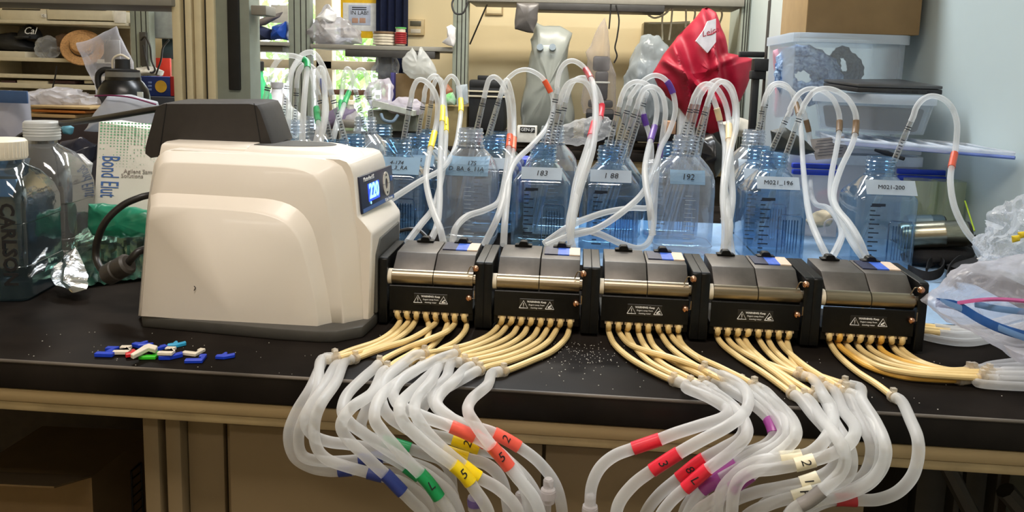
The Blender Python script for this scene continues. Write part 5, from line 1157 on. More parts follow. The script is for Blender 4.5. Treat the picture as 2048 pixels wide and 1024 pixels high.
def up_(a, b, Y, d, m, nm, par, z0=0., z1=1.3, w=.003):
    obj(nm, rbox(ay(a, 100, Y).x, ay(b, 100, Y).x, Y, Y+d, z0, z1, w), m, par)
for a, b in ((345, 362), (371, 384), (389, 404), (413, 430)): up_(a, b, YP, .08, POSTB, 'channel', rk)
up_(360, 374, YP+.02, .03, SLOT, 'slot_strip', rk); up_(403, 414, YP+.02, .03, SLOT, 'slot_strip', rk); up_(384, 389.5, YP+.03, .03, POSTB, 'web', rk)
up_(431, 500, YP+.01, .07, POSTG, 'side_channel', rk)
up_(455, 478, YP+.001, .012, SLOT, 'slot_strip', rk, ay(465, 180, YP).z, 1.3)
zsh = ay(200, 9, YP-.02).z
obj('shelf', rbox(-2.6, ay(343, 10, YP-.02).x, YP-.02, YP+.2, zsh, zsh+.03, .003), SHELFG, rk)
obj('shelf', rbox(ay(501, 10, YP).x, ay(532, 10, YP).x, YP, YP+.07, ay(515, 30, YP).z, ay(515, 10, YP).z, .003), SHELFG, rk)
# ---- rack on the back bench
YR = 4.22
br = thing('back_rack', 'grey shelving rack with slotted uprights on the back bench', 'rack', (-.8, YR+.1, 0))
for a, b in ((262, 300), (577, 620), (905, 935), (1478, 1496)):
    up_(a, b, YR, .06, POSTG, 'upright', br)
    wd = b-a
    for f_ in (.25, .55, .8): up_(a+wd*f_, a+wd*f_+2.2, YR-.002, .01, SLOT, 'slot_strip', br)
def sh(name, x0, x1, y0, y1, m, d=.34, par=br, Y=YR-.02):
    xm = (x0+x1)/2; obj(name, rbox(ay(x0, y0, Y).x, ay(x1, y0, Y).x, Y, Y+d, ay(xm, y1, Y).z, ay(xm, y0, Y).z, .003), m, par)
sh('shelf', 620, 905, 91, 100, SHELFG); sh('shelf', 420, 577, 82, 90, SHELFG); sh('shelf', 935, 1490, -6, 8, SHELFG)
sh('under_light', 690, 870, 101, 115, mat('under_light_dark', srgb(60, 58, 56), rough=.5), .15)
sh('under_light', 1070, 1330, 8, 22, MATS['under_light_dark'], .2)
sh('shelf', -60, 262, 116, 124, SHELFW); sh('shelf', -60, 262, 150, 158, SHELFW); sh('shelf', -60, 262, 168, 178, SHELFW)
dw = thing('drawer_row', 'row of beige drawers with small labels over the left shelf', 'drawers', (ay(110, 40, YR).x, YR+.1, ay(110, 47, YR).z))
for a, b in ((-60, -2), (0, 92), (94, 224)):
    d_ = obj('drawer', pbox(a, 18, b, 40, YR-.02, .3), SHELFW, dw); obj('drawer_slot', pbox(a+4, 17.5, b-12, 20, YR-.022, .01, .0005), SLOT, d_)
obj('rail', pbox(-60, 41, 250, 48, YR-.03, .34), SHELFW, dw)
pb('paper_sheet', 228, 22, 252, 46, YR-.034, .003, mat('paper_white', srgb(226, 222, 214), rough=.8), 'small printed sheet taped right of the drawer row', 'paper', w=.0005)
lb_ = obj('drawer_label', pbox(82, 28, 92, 35, YR-.025, .004, .0005), MATS['paper_white'], dw); words('lettering', 'C', .016, ay(87, 31.5, YR-.0255), (1, 0, 0), (0, 0, 1), INKB, lb_)
pb('backboard', -60, 48, 262, 190, YR+.3, .02, mat('backboard_tan', srgb(150, 138, 118), rough=.8), 'tan backboard behind the left shelves', 'panel')
# things on the left shelves
cpT = thing('baseball_cap', 'black cap with white script on the left shelf', 'cap', (ay(60, 76, 4.3).x, 4.3, ay(60, 78, 4.3).z))
bm = blob(ay(60, 76, 4.3), (.066, .06, .075), 3, .05, 3, 1.); 
for v_ in bm.verts: v_.co.z = max(v_.co.z, ay(60, 78, 4.3).z)
obj('crown', bm, BLK2, cpT)
soft_obj('bill', [(30, 73), (45, 70), (60, 72), (60, 77), (35, 79)], 4.23, .03, BLK2, parent=cpT, n=24)
words('lettering', 'Cal', .055, ay(59, 62, 4.226), (1, 0, 0), (0, 0, 1), INKW, cpT, shear=.4)
soft_obj('black_bag', [(-20, 70), (30, 66), (60, 82), (78, 96), (70, 100), (-20, 103)], 4.3, .08, BLK2, 'slumped black bag under the cap on the left shelf', 'bag', amp=.012)
pb('flat_scanner', -30, 102, 50, 116, 4.2, .2, SHELFW, 'flat off-white scanner on the left shelf', 'scanner')
soft_obj('clear_pouch', [(72, 84), (95, 76), (115, 80), (122, 100), (105, 115), (75, 112)], 4.26, .04, CRK, 'small crinkled clear pouch beside the straw hat', 'pouch', amp=.010, s=12, n=90, mr=12, crk=.010, ang=35)
STRAW = mat('straw_tan', srgb(176, 132, 84), rough=.9, var=.25, scale=120, bump=.6)
ht = thing('straw_hat', 'tan straw hat with a dark band tipped on its side on the left shelf', 'hat', ay(165, 118, 4.2))
ch = ay(165, 95, 4.2); Mh = frame_M(ch, (.75, 0, -.67), (.536, .605, .6)) @ Matrix.Scale(.7, 4)
bm = nb(); lathe(bm, [(.155, .0), (.15, .006), (.09, .012), (.085, .03), (.078, .07), (.05, .085), (.01, .086)], 28, M=Mh); obj('crown_and_brim', bm, STRAW, ht)
bm = nb(); lathe(bm, [(.089, .013), (.088, .03), (.086, .03)], 28, M=Mh, cap0=False, cap1=False); obj('hat_band', bm, BLK2, ht)
soft_obj('woven_basket', [(115, 70), (135, 64), (152, 68), (148, 100), (120, 106)], 4.3, .06, mat('wicker_brown', srgb(90, 66, 44), rough=.9, bump=.8, scale=90), 'brown woven basket behind the straw hat', 'basket', amp=.006)
bm = nb(); tube(bm, crv([ay(113, 132, 4.15), ay(111, 150, 4.15), ay(107, 168, 4.15), ay(103, 188, 4.15)], 5), .004, 8); tag(obj('electrical_lead', bm, CORD), 'short black cord hanging below the left shelf', 'cord')
for i, (a, b) in enumerate(((2, 30), (34, 95), (100, 150), (168, 182))):
    pb('lab_ruler', a, 161, b, 167, 4.22, .1, mat('tool_dark_red', srgb(70, 44, 44), rough=.7) if i % 2 == 0 else SHELFW, ['dark tool at the left end of the lowest shelf', 'pale strip on the lowest left shelf', 'dark strip in the middle of the lowest left shelf', 'pale block at the right end of the lowest shelf'][i], 'tool')
# zone behind the upright: power strip, red funnel, folders
pb('power_strip', 279, 64, 292, 132, 4.2, .03, mat('strip_dark', srgb(62, 60, 56), rough=.5), 'dark vertical power strip on the rack upright', 'power strip')
bm = nb(); tube(bm, crv([ay(282, 80, 4.18), ay(290, 74, 4.16), ay(300, 92, 4.16), ay(303, 120, 4.16), ay(310, 140, 4.16), ay(300, 144, 4.15), ay(292, 120, 4.16), ay(286, 90, 4.17)], 6), .005, 8); tag(obj('looped_cable', bm, CORD), 'black cable looped beside the power strip', 'cable')
bm = nb(); tube(bm, crv([ay(338, 80, 4.16), ay(326, 95, 4.15), ay(322, 120, 4.15), ay(316, 138, 4.15), ay(312, 150, 4.15)], 6), .005, 8); tag(obj('hanging_cable', bm, CORD), 'black cable curving down in front of the red board', 'cable')
pb('red_board', 308, 116, 340, 162, 4.32, .02, mat('board_red', srgb(226, 62, 44), rough=.5), 'bright red board standing left of the beige upright', 'board')
pb('dark_folder', 324, 78, 348, 118, 4.36, .03, mat('folder_teal', srgb(54, 72, 76), rough=.6), 'dark teal folder with pale text left of the beige upright', 'folder')
pb('grey_bin', 298, 22, 348, 76, 4.3, .2, mat('bin_grey', srgb(150, 154, 150), rough=.5), 'grey plastic bin on the shelf behind the beige upright', 'bin')
soft_obj('paper_bundle', [(276, 138), (300, 132), (325, 142), (322, 152), (280, 152)], 4.2, .06, MATS['paper_white'], 'white paper bundle under the looped cable', 'paper', amp=.01)
bxb = thing('snack_box', 'blue carton with a yellow disc and red end behind the black flask', 'box', (ay(315, 190, 2.3).x, 2.32, 0))
obj('carton', pbox(278, 153, 340, 192, 2.3, .07, .002), mat('carton_blue', srgb(28, 52, 120), rough=.5), bxb)
obj('red_end', pbox(340.5, 153, 352, 192, 2.301, .068, .001), mat('carton_red', srgb(190, 40, 44), rough=.5), bxb)
obj('pedestal', pbox(279, 193, 350, 275, 2.302, .066, .002), CARD, bxb) if False else None
cD = ay(322, 173, 2.298); bm = nb(); lathe(bm, [(.018, 0), (.018, .001)], 24, M=frame_M(cD, (1, 0, 0), (0, 0, 1))); obj('disc_print', bm, mat('print_yellow', srgb(230, 180, 60), rough=.5), bxb)
for k in range(3): obj('text_block', pbox(296, 163+k*7, 303, 167+k*7, 2.298, .001, .0002), mat('print_pale_blue', srgb(120, 140, 190), rough=.5), bxb)
# box rests on books below
pb('manual_stack', 270, 193, 352, 371, 2.28, .12, mat('manual_dark', srgb(52, 54, 60), rough=.6), 'stack of dark manuals under the blue carton', 'books')
# black insulated flask
Yt = 1.96; cT = ay(247, 170, Yt); rT = .060
fl = thing('insulated_flask', 'black insulated flask with a carry handle and grey collar at left', 'flask', (cT.x, Yt, 0))
zz_ = lambda y: ay(247, y, Yt).z
bm = nb(); lathe(bm, [(rT, .001), (rT*1.03, .01), (rT*1.03, zz_(192)), (rT*.97, zz_(178)), (rT*.80, zz_(165)), (rT*.70, zz_(160)), (rT*.70, zz_(154))], 32, c=(cT.x, Yt, 0)); obj('body', bm, mat('flask_black_gloss', srgb(16, 16, 17), rough=.3), fl)
bm = nb(); lathe(bm, [(rT*.70, zz_(161)), (rT*.72, zz_(160.5)), (rT*.70, zz_(160))], 32, c=(cT.x, Yt, 0), cap0=False, cap1=False); obj('steel_ring', bm, STEEL, fl)
bm = nb(); lathe(bm, [(rT*.62, zz_(155)), (rT*.68, zz_(154)), (rT*.68, zz_(144)), (rT*.62, zz_(143.5))], 32, c=(cT.x, Yt, 0)); obj('collar', bm, mat('collar_grey', srgb(112, 110, 104), rough=.5), fl)
bm = nb(); lathe(bm, [(rT*.66, zz_(143.4)), (rT*.66, zz_(140)), (rT*.30, zz_(137)), (rT*.29, zz_(119)), (rT*.2, zz_(118))], 28, c=(cT.x, Yt, 0)); obj('lid', bm, BLK2, fl)
bm = nb(); tube(bm, crv([Vector((cT.x-rT*.5, Yt, zz_(141))), Vector((cT.x-rT*.8, Yt-.005, zz_(141))), Vector((cT.x-rT*1.02, Yt-.008, zz_(152))), Vector((cT.x-rT*1.0, Yt-.008, zz_(175))), Vector((cT.x-rT*.8, Yt-.004, zz_(188)))], 6), .0075, 10); obj('handle', bm, BLK2, fl)
bm = nb(); tube(bm, crv([Vector((cT.x-rT*.45, Yt, zz_(137))), Vector((cT.x-rT*.35, Yt-.005, zz_(118))), Vector((cT.x+.0, Yt-.005, zz_(110))), Vector((cT.x+rT*.3, Yt, zz_(118)))], 6), .003, 8); obj('straw_strap', bm, CAPC, fl)
obj('flask_sticker', pbox(274, 184, 286, 198, Yt-.048, .002, .0005), mat('sticker_white', srgb(214, 222, 220), rough=.6), fl)
# bags around the flask
soft_obj('sample_bag', [(153, 84), (178, 78), (205, 66), (225, 60), (233, 50), (237, 68), (250, 95), (264, 118), (264, 372), (206, 370), (190, 158), (172, 118)], 2.3, .03, PEB, 'clear zip bag holding a white card, standing behind the black flask', 'bag', amp=.006)
pb('bag_card', 208, 80, 240, 125, 2.3, .003, MATS['paper_white'], 'white card inside the clear bag behind the flask', 'card', w=.0005)
soft_obj('crumpled_wrap', [(55, 190), (80, 184), (110, 176), (150, 182), (185, 192), (192, 206), (170, 214), (120, 212), (60, 208)], 1.9, .06, film('wrap_white', (.9, .9, .92), (.88, .86, .9), .6, .9, rough=.15, translucent=.4, wrinkle=.9, wscale=30), 'crumpled white plastic wrap left of the black flask', 'wrap', amp=.010, s=18, n=110, mr=16, crk=.012, ang=35)
for i, (a, b, c_, d_, m_, lab) in enumerate(((58, 212, 180, 218, mat('board_tan', srgb(178, 150, 104), rough=.7), 'thin tan board under the crumpled wrap'), (62, 220, 170, 226, mat('board_orange', srgb(176, 104, 40), rough=.6), 'orange brown board in the stack at left'), (58, 228, 150, 236, CARDL, 'pale cardboard strip low in the stack at left'), (50, 237, 200, 290, mat('crate_dark', srgb(60, 50, 52), rough=.7), 'dark crate carrying the boards at left'))):
    pb('flat_board', a, b, c_, d_, 1.8+.004*i, .18, m_, lab, 'board', group='flat boards stacked at left')
pb('crate_block', 40, 291, 330, 430, 1.82, .2, mat('crate_slate', srgb(66, 66, 76), rough=.7), 'slate storage crate behind the capped bottles', 'crate')
gzb = soft_obj('grey_zip_bag', [(168, 262), (205, 210), (222, 190), (262, 192), (312, 206), (318, 262), (250, 268)], 1.62, .03, film('bag_grey', (.8, .82, .86), (.58, .60, .66), .72, .92, rough=.2, translucent=.3, wrinkle=.5, wscale=20), 'grey zip bag with a purple seal left of the pump handle', 'bag', amp=.006)
bm = nb(); tube(bm, crv([ay(190, 192, 1.6), ay(222, 191, 1.59), ay(262, 195, 1.588), ay(312, 209, 1.59)], 6), .0018, 6); obj('bag_seal', bm, mat('seal_purple', srgb(120, 40, 84), rough=.5), gzb)
tzb = soft_obj('tall_zip_bag', [(-20, 188), (20, 180), (54, 184), (56, 240), (58, 300), (-20, 305)], 1.5, .03, film('bag_smoky', (.85, .85, .9), (.55, .55, .62), .6, .9, rough=.2, translucent=.3, wrinkle=.5, wscale=20), 'smoky zip bag with a blue top at the far left', 'bag', amp=.004)
pb('bag_top_strip', -20, 181, 54, 206, 1.462, .004, mat('strip_blue', srgb(56, 84, 126), rough=.4), parent=tzb, w=.001)
soft_obj('silver_pouch', [(120, 290), (160, 275), (190, 290), (186, 325), (150, 340), (118, 330)], 1.6, .03, mat('pouch_dark_shiny', srgb(44, 44, 56), rough=.2, bump=.6), 'dark shiny pouch between the bottle and the white carton', 'pouch', amp=.01)
soft_obj('white_pouch', [(130, 305), (165, 310), (185, 330), (180, 355), (140, 350)], 1.52, .02, film('pouch_white', (.9, .9, .9), (.84, .82, .8), .8, .95, translucent=.3, wrinkle=.6), 'white pouch beside the carton behind the clear bottle', 'pouch', amp=.006)
soft_obj('teal_scrap', [(124, 258), (135, 252), (146, 258), (142, 272), (128, 270)], 1.55, .01, mat('scrap_teal', srgb(90, 150, 170), rough=.4), 'teal scrap of plastic beside the translucent cap', 'scrap', amp=.006, n=24)
pb('slate_backdrop', 55, 240, 190, 300, 2.02, .02, mat('panel_slate', srgb(88, 92, 104), rough=.6), 'slate panel behind the capped bottles', 'panel')
# ---- window side
CURT = mat('curtain_navy', srgb(44, 52, 84), rough=.9, var=.12, scale=30)
bm = nb(); xa, xb = ay(752, 40, 4.72).x, ay(815, 40, 4.72).x; zA, zB = ay(780, 146, 4.72).z, 1.5
grid_sheet(bm, lambda u, v: Vector((xa+(xb-xa)*u, 4.72+.02*math.sin(u*26), zA+(zB-zA)*v)), 40, 8, .003); tag(obj('curtain', bm, CURT), 'dark navy curtain hanging beside the window', 'curtain')
ps = thing('window_poster', 'notice with a yellow border taped inside the window', 'poster', (ay(718, 75, 4.77).x, 4.77, ay(718, 78, 4.77).z))
ylw = mat('poster_yellow', srgb(250, 196, 30), rough=.6); wht = mat('poster_white', srgb(244, 244, 244), rough=.6); lil = mat('poster_lilac', srgb(196, 204, 226), rough=.6)
obj('border_sheet', pbox(681, -4, 757, 76, 4.775, .002, .0004), ylw, ps); obj('white_sheet', pbox(686, 6, 757, 62, 4.773, .0015, .0004), wht, ps)
pg = obj('notice', pbox(697, 10, 741, 50, 4.771, .0015, .0004), lil, ps)
words('lettering', 'IN LAB!', .033, ay(719, 26, 4.7705), (1, 0, 0), (0, 0, 1), INKB, pg)
for yy in (15, 19): obj('text_line', pbox(704, yy-1, 733, yy+1, 4.7703, .0006, .0001), GRAD, pg)
for xx in (710, 725): obj('figure_print', pbox(xx-6, 36, xx+6, 46, 4.7703, .0006, .0001), mat('print_tan', srgb(190, 150, 130), rough=.6), pg)
th_ = thing('thermostat', 'beige wall thermostat right of the navy curtain', 'thermostat', ay(832, 70, 4.79))
obj('housing', pbox(816, 38, 848, 70, 4.775, .024), mat('thermostat_beige', srgb(206, 184, 140), rough=.5), th_); obj('display', pbox(820, 42, 842, 52, 4.772, .004, .001), mat('lcd_olive', srgb(92, 88, 72), rough=.3), th_)
obj('cover_line', pbox(821, 58, 841, 66, 4.772, .004, .001), CREAMP, th_)
soft_obj('white_rag', [(893, 52), (903, 48), (912, 56), (911, 76), (906, 95), (884, 84), (896, 76)], 4.18, .03, mat('rag_white', srgb(230, 226, 226), rough=.9), 'white rag hanging on the rack upright', 'rag', amp=.008)
fr_ = thing('wall_plate', 'small rectangular wall plate on the cream wall', 'plate', ay(987, 30, 4.79)); obj('frame', pbox(970, 8, 1006, 30, 4.785, .014), mat('plate_frame', srgb(170, 148, 110), rough=.6), fr_); obj('panel', pbox(973, 11, 1003, 27, 4.783, .006), WALLY, fr_)
# on the middle shelf
soft_obj('grey_gear_bag', [(618, 60), (640, 32), (660, 18), (668, 40), (690, 44), (712, 60), (716, 84), (680, 88), (625, 86)], 4.3, .1, film('bag_clear_grey', (.8, .8, .85), (.62, .6, .62), .7, .92, rough=.2, translucent=.3, wrinkle=.7, wscale=14), 'clear bag of grey gear on the shelf before the window', 'bag', amp=.012, s=9, n=110, mr=16, crk=.018, ang=35)
soft_obj('white_bundle', [(630, 40), (655, 16), (672, 26), (668, 44), (640, 48)], 4.22, .04, mat('bundle_white', srgb(238, 238, 240), rough=.8), 'white bundle on top of the grey gear bag', 'bundle', amp=.008)
for k in range(5):
    zc = ay(762, 87-k*5.6, 4.3).z; cx = ay(763+(k % 2), 80, 4.3).x; bm = nb(); lathe(bm, [(.03, zc-.006), (.062, zc-.006), (.063, zc), (.062, zc+.006), (.03, zc+.006)], 24, c=(cx, 4.36, 0), cap0=False, cap1=False)
    tag(obj('tape_roll', bm, mat('tape_cream', srgb(206, 196, 176), rough=.5) if k < 4 else mat('tape_brown', srgb(120, 96, 70), rough=.4)), ['bottom tape roll of the stack', 'second tape roll from the bottom of the stack', 'middle tape roll of the stack', 'fourth tape roll, just under the brown one', 'brown tape roll on top of the stack'][k]+' on the window shelf', 'tape roll', 'tape rolls on the window shelf')
sp = thing('wire_spool', 'spool of red wire with a green rim on the shelf by the curtain', 'spool', ay(798, 92, 4.3))
pz = ay(798, 90, 4.3); bm = nb()
for k in range(6): lathe(bm, [(.030, pz.z+.006+k*.0105), (.034, pz.z+.011+k*.0105), (.030, pz.z+.0165+k*.0105)], 20, c=(pz.x, 4.34, 0), cap0=False, cap1=False)
obj('wire', bm, mat('wire_red', srgb(150, 32, 40), rough=.4), sp); bm = nb(); lathe(bm, [(.026, pz.z+.0), (.026, pz.z+.09)], 20, c=(pz.x, 4.34, 0)); obj('core', bm, CREAMP, sp); bm = nb(); lathe(bm, [(.030, pz.z+.088), (.030, pz.z+.095)], 20, c=(pz.x, 4.34, 0)); obj('rim', bm, mat('rim_green', srgb(90, 180, 90), rough=.5), sp)
# on the left window shelf: folded dark and blue stuff
soft_obj('navy_fabric', [(498, 62), (520, 52), (545, 58), (545, 80), (498, 80)], 4.28, .08, CURT, 'folded navy fabric on the shelf at left of the upright', 'fabric', amp=.01)
soft_obj('blue_bag', [(546, 52), (575, 44), (578, 62), (576, 82), (548, 82)], 4.26, .08, mat('bag_blue', srgb(30, 74, 170), rough=.4), 'blue plastic bag beside the navy fabric', 'bag', amp=.014)
soft_obj('grey_papers', [(498, 48), (530, 34), (566, 24), (560, 34), (530, 50), (505, 56)], 4.24, .03, mat('papers_grey', srgb(130, 122, 118), rough=.8), 'loose grey papers on top of the blue bag', 'papers', amp=.004)
pb('lab_sign', 542, 10, 576, 46, 4.4, .004, MATS['paper_white'], 'white paper sign behind the blue bag', 'sign', w=.0005)
words('lettering', 'in the Lab', .03, ay(559, 20, 4.398), (1, 0, 0), (0, 0, 1), INKB, None) if False else None
pb('paper_rack', 490, 92, 565, 103, 4.24, .2, SHELFG, 'grey tray hung under the left window shelf', 'tray')
# on the back bench, left of the black case
def lbottle(name, label, px, y0, Y, r, m, capm, cat='bottle', yneck=None, z0=0.0):
    c = ay(px, y0, Y); h = c.z-z0; t = thing(name, label, cat, (c.x, Y, z0)); bm = nb()
    lathe(bm, [(r*.9, z0+.001), (r, z0+.01), (r, z0+h*.55), (r*.9, z0+h*.65), (r*.4, z0+h*.82), (r*.34, z0+h*.9)], 24, c=(c.x, Y, 0)); obj('body', bm, m, t)
    bm = nb(); lathe(bm, [(r*.42, z0+h*.9), (r*.42, z0+h*.99), (r*.36, z0+h)], 20, c=(c.x, Y, 0)); obj('cap', bm, capm, t); return t
lbottle('green_bottle', 'green glass bottle with a black cap behind the pump handle', 515, 122, 3.2, .06, clear('glass_green', (.1, .75, .35), lo=.08, hi=.5, haze=.55), BLK2)
lbottle('blue_capped_bottle', 'small clear bottle with a blue cap beside the green one', 512, 176, 2.9, .04, CLRP, LATCH)
lbottle('white_jug', 'white plastic jug with a green label before the window', 554, 164, 3.9, .075, mat('jug_white', srgb(220, 222, 230), rough=.5), mat('cap_grey', srgb(170, 170, 176), rough=.5), 'jug')
lbottle('specimen_jar', 'pale translucent jar behind the twin hose loops', 700, 200, 3.9, .055, film('jar_pale', (.85, .85, .85), (.8, .78, .76), .6, .9), CAPC, 'jar')
PURB = film('bag_purple_tint', (.9, .86, .94), (.82, .78, .88), .45, .85, rough=.15, translucent=.4, wrinkle=.7, wscale=16)
soft_obj('purple_zip_bag', [(730, 190), (742, 168), (775, 160), (785, 175), (778, 210), (745, 215)], 3.95, .05, PURB, 'clear zip bag with a purple seal before the window', 'bag', amp=.010, s=9, n=90, mr=12, crk=.010, ang=40)
soft_obj('film_wrapped_roll', [(745, 150), (752, 120), (768, 102), (780, 105), (795, 128), (800, 160), (770, 165)], 4.3, .05, CRK, 'clear film wrapped around a dark roll under the shelf', 'film', amp=.010, s=9, n=90, mr=12, crk=.010, ang=35)
pb('dark_roll', 755, 112, 782, 160, 4.31, .03, mat('roll_grey', srgb(74, 76, 84), rough=.6), 'dark grey roll inside the clear film', 'roll', w=.01)
soft_obj('white_glove_bag', [(806, 146), (808, 122), (826, 98), (832, 106), (836, 116), (842, 97), (850, 110), (868, 140), (870, 158), (820, 156)], 4.15, .05, film('bag_whitish', (.9, .92, .92), (.84, .86, .86), .6, .9, rough=.2, translucent=.4, wrinkle=.6, wscale=14), 'white plastic bag with two peaks on the cardboard box', 'bag', amp=.010, s=9, n=90, mr=12, crk=.010, ang=40)
bcn = pb('brown_carton', 786, 148, 862, 215, 4.2, .25, CARD, 'brown cardboard carton under the white bag', 'box')
pb('carton_flap', 781, 145, 788, 205, 4.16, .05, mat('flap_indigo', srgb(60, 56, 120), rough=.6), parent=bcn, w=.002)
soft_obj('pink_zip_bag', [(775, 215), (800, 196), (830, 198), (842, 210), (836, 226), (790, 226)], 3.9, .05, PURB, 'clear zip bag with a pink seal in front of the brown carton', 'bag', amp=.010, s=9, n=90, mr=12, crk=.010, ang=40)
lcs = thing('lidded_case', 'grey green equipment case with a handle behind the pump end', 'case', (ay(784, 262, 3.85).x, 3.97, 0)); pb('shell', 735, 222, 832, 262, 3.93, .25, mat('case_grey_green', srgb(112, 118, 110), rough=.5), parent=lcs)
bm = nb(); tube(bm, crv([ay(762, 228, 3.82), ay(768, 240, 3.8), ay(785, 243, 3.8), ay(796, 230, 3.82)], 6), .008, 8); obj('handle', bm, mat('handle_blue_grey', srgb(96, 116, 136), rough=.5), lcs)
bm = nb(); Pq = [ay(745, 200, 3.9), ay(828, 222, 3.8), ay(826, 232, 3.8), ay(742, 212, 3.9)]; ring_loft(bm, [Pq, [p+Vector((0, .2, .0)) for p in Pq]]); bmesh.ops.recalc_face_normals(bm, faces=bm.faces); obj('lid', bm, mat('lid_light_grey', srgb(186, 192, 186), rough=.5), lcs, False)
pb('base', 735, 262, 835, 286, 3.95, .25, BLK2, parent=lcs)
pb('olive_carton', 838, 212, 933, 300, 3.98, .3, mat('carton_olive', srgb(150, 132, 92), rough=.8), 'olive brown carton left of the black hard case', 'box')
soft_obj('snack_pouch', [(884, 198), (892, 190), (906, 186), (912, 200), (910, 212), (886, 213)], 3.96, .03, mat('pouch_bright_green', srgb(80, 190, 80), rough=.4, col2=srgb(230, 236, 226), scale=18), 'green and white snack pouch on the olive carton', 'pouch', amp=.008)
soft_obj('blue_zip_bag', [(912, 172), (934, 166), (936, 205), (914, 212)], 3.94, .03, film('bag_blue_tint', (.85, .9, .95), (.75, .82, .9), .5, .85), 'clear bag with a blue seal beside the rack upright', 'bag', amp=.006)
soft_obj('amber_jar', [(878, 176), (896, 168), (906, 180), (904, 196), (880, 198)], 4.05, .03, mat('jar_brown', srgb(150, 96, 70), rough=.4), 'brown jar behind the green snack pouch', 'jar', amp=.002)
soft_obj('purple_box', [(640, 235), (680, 212), (712, 218), (716, 250), (645, 262)], 3.9, .06, mat('box_mauve', srgb(110, 98, 124), rough=.6), 'mauve pouch behind the bottles over the pump', 'pouch', amp=.006)
pb('metal_bowl_box', 676, 240, 715, 256, 3.8, .12, mat('tin_grey', srgb(150, 146, 140), rough=.4, metal=.6), 'shallow grey tin behind the twin hose loops', 'tin', w=.01)
pb('brown_tray', 660, 180, 720, 190, 4.1, .2, mat('tray_brown', srgb(96, 66, 48), rough=.6), 'brown wooden tray edge before the window', 'tray')
soft_obj('white_sack', [(535, 260), (545, 215), (575, 205), (600, 230), (605, 290), (535, 290)], 3.4, .05, mat('sack_white', srgb(216, 220, 218), rough=.8), 'white sack behind the clear bottles', 'sack', amp=.012)
# black hard case
hc = thing('hard_case', 'black hard case with pale straps on the back bench', 'case', (ay(973, 260, 3.96).x, 4.05, 0))
obj('shell', pbox(937, 166, 1008, 262, 3.96, .2, .012), BLK2, hc); obj('top_lid', pbox(938, 160, 1007, 176, 3.955, .21, .01), BLK2, hc); obj('grip', pbox(955, 151, 990, 161, 4.0, .03, .004), BLK2, hc)
for yy in (183, 193): obj('strap', pbox(936, yy-1.6, 1010, yy+1.6, 3.95, .22, .001), SHELFW, hc)
pb('case_block', 937, 262, 1012, 300, 4.0, .2, mat('block_dark', srgb(40, 40, 42), rough=.7), 'dark plinth under the black hard case', 'plinth')
# ---- covered microscopes
COVG = film('cover_grey_vinyl', (.7, .74, .68), (.40, .42, .385), .86, .97, rough=.3, translucent=.25, wrinkle=.35, wscale=7)
mc = thing('covered_microscope', 'microscope under a grey vinyl cover with two eyepieces showing', 'microscope', (ay(1096, 270, 4.2).x, 4.2, 0))
obj('cover', inflate([(1072, 44), (1090, 52), (1120, 52), (1146, 62), (1138, 90), (1134, 120), (1142, 170), (1150, 220), (1150, 276), (1045, 276), (1042, 210), (1058, 130), (1062, 100), (1058, 78), (1068, 70)], 4.2, .12, amp=.012, s=7, seed=3, flat=.001, fold=.004), COVG, mc, ang=70)
for px in (1080, 1105):
    a = ay(px, 94, 4.08); bm = nb(); tube(bm, [a, a+Vector((0, .08, -.02))], .017, 16); obj('eyepiece', bm, mat('eyepiece_blue_grey', srgb(110, 122, 130), rough=.3), mc)
obj('head', pbox(1074, 90, 1112, 112, 4.1, .06, .01), mat('scope_pale', srgb(190, 196, 190), rough=.5), mc)
gb = thing('white_carton', 'small white and black printed carton before the grey covered microscope', 'box', (ay(1052, 275, 4.0).x, 4.02, 0)); obj('carton', pbox(1034, 252, 1073, 285, 3.99, .06, .002), MATS['paper_white'], gb); obj('print_band', pbox(1040, 254, 1070, 265, 3.986, .003, .0005), BLK2, gb); words('lettering', 'GEN-JP', .022, ay(1055, 259.5, 3.985), (1, 0, 0), (0, 0, 1), INKW, gb)
bgm = thing('bagged_microscope', 'dark microscope inside a tall pointed clear plastic bag', 'microscope', (ay(1202, 270, 4.15).x, 4.15, 0))
BAGC = film('bag_pinkish_clear', (.96, .93, .93), (.80, .76, .76), .13, .5, rough=.15, translucent=.45, wrinkle=.5, wscale=10)
obj('bag', inflate([(1211, 34), (1218, 62), (1222, 110), (1231, 150), (1232, 210), (1228, 234), (1168, 228), (1164, 205), (1170, 150), (1176, 120), (1170, 104), (1180, 92), (1190, 66)], 4.15, .10, amp=.008, s=8, seed=5), BAGC, bgm, ang=70)
dk = mat('scope_dark_grey', srgb(40, 42, 46), rough=.4)
for a, b, c_, d_ in ((1186, 112, 1220, 142), (1190, 142, 1216, 200), (1176, 200, 1226, 216), (1172, 218, 1228, 240)): obj('scope_part', pbox(a, b, c_, d_, 4.12, .08, .012), dk, bgm)
obj('stage_band', pbox(1190, 163, 1220, 167, 4.115, .09, .003), mat('scope_pale', srgb(190, 196, 190)), bgm); obj('foot', pbox(1168, 241, 1232, 285, 4.1, .12, .01), dk, bgm)
sw = thing('wrapped_instrument', 'instrument wrapped in shiny clear plastic left of the red cover', 'instrument', (ay(1290, 270, 4.15).x, 4.15, 0))
obj('wrap', inflate([(1282, 80), (1300, 73), (1318, 76), (1336, 92), (1342, 140), (1345, 250), (1255, 256), (1245, 230), (1252, 160), (1262, 120), (1272, 100)], 4.15, .09, n=110, mr=16, amp=.008, s=9, seed=8, crk=.012), film('wrap_shiny', (.85, .9, .94), (.52, .57, .60), .5, .85, rough=.1, translucent=.35, wrinkle=.9, wscale=9), sw, ang=60)
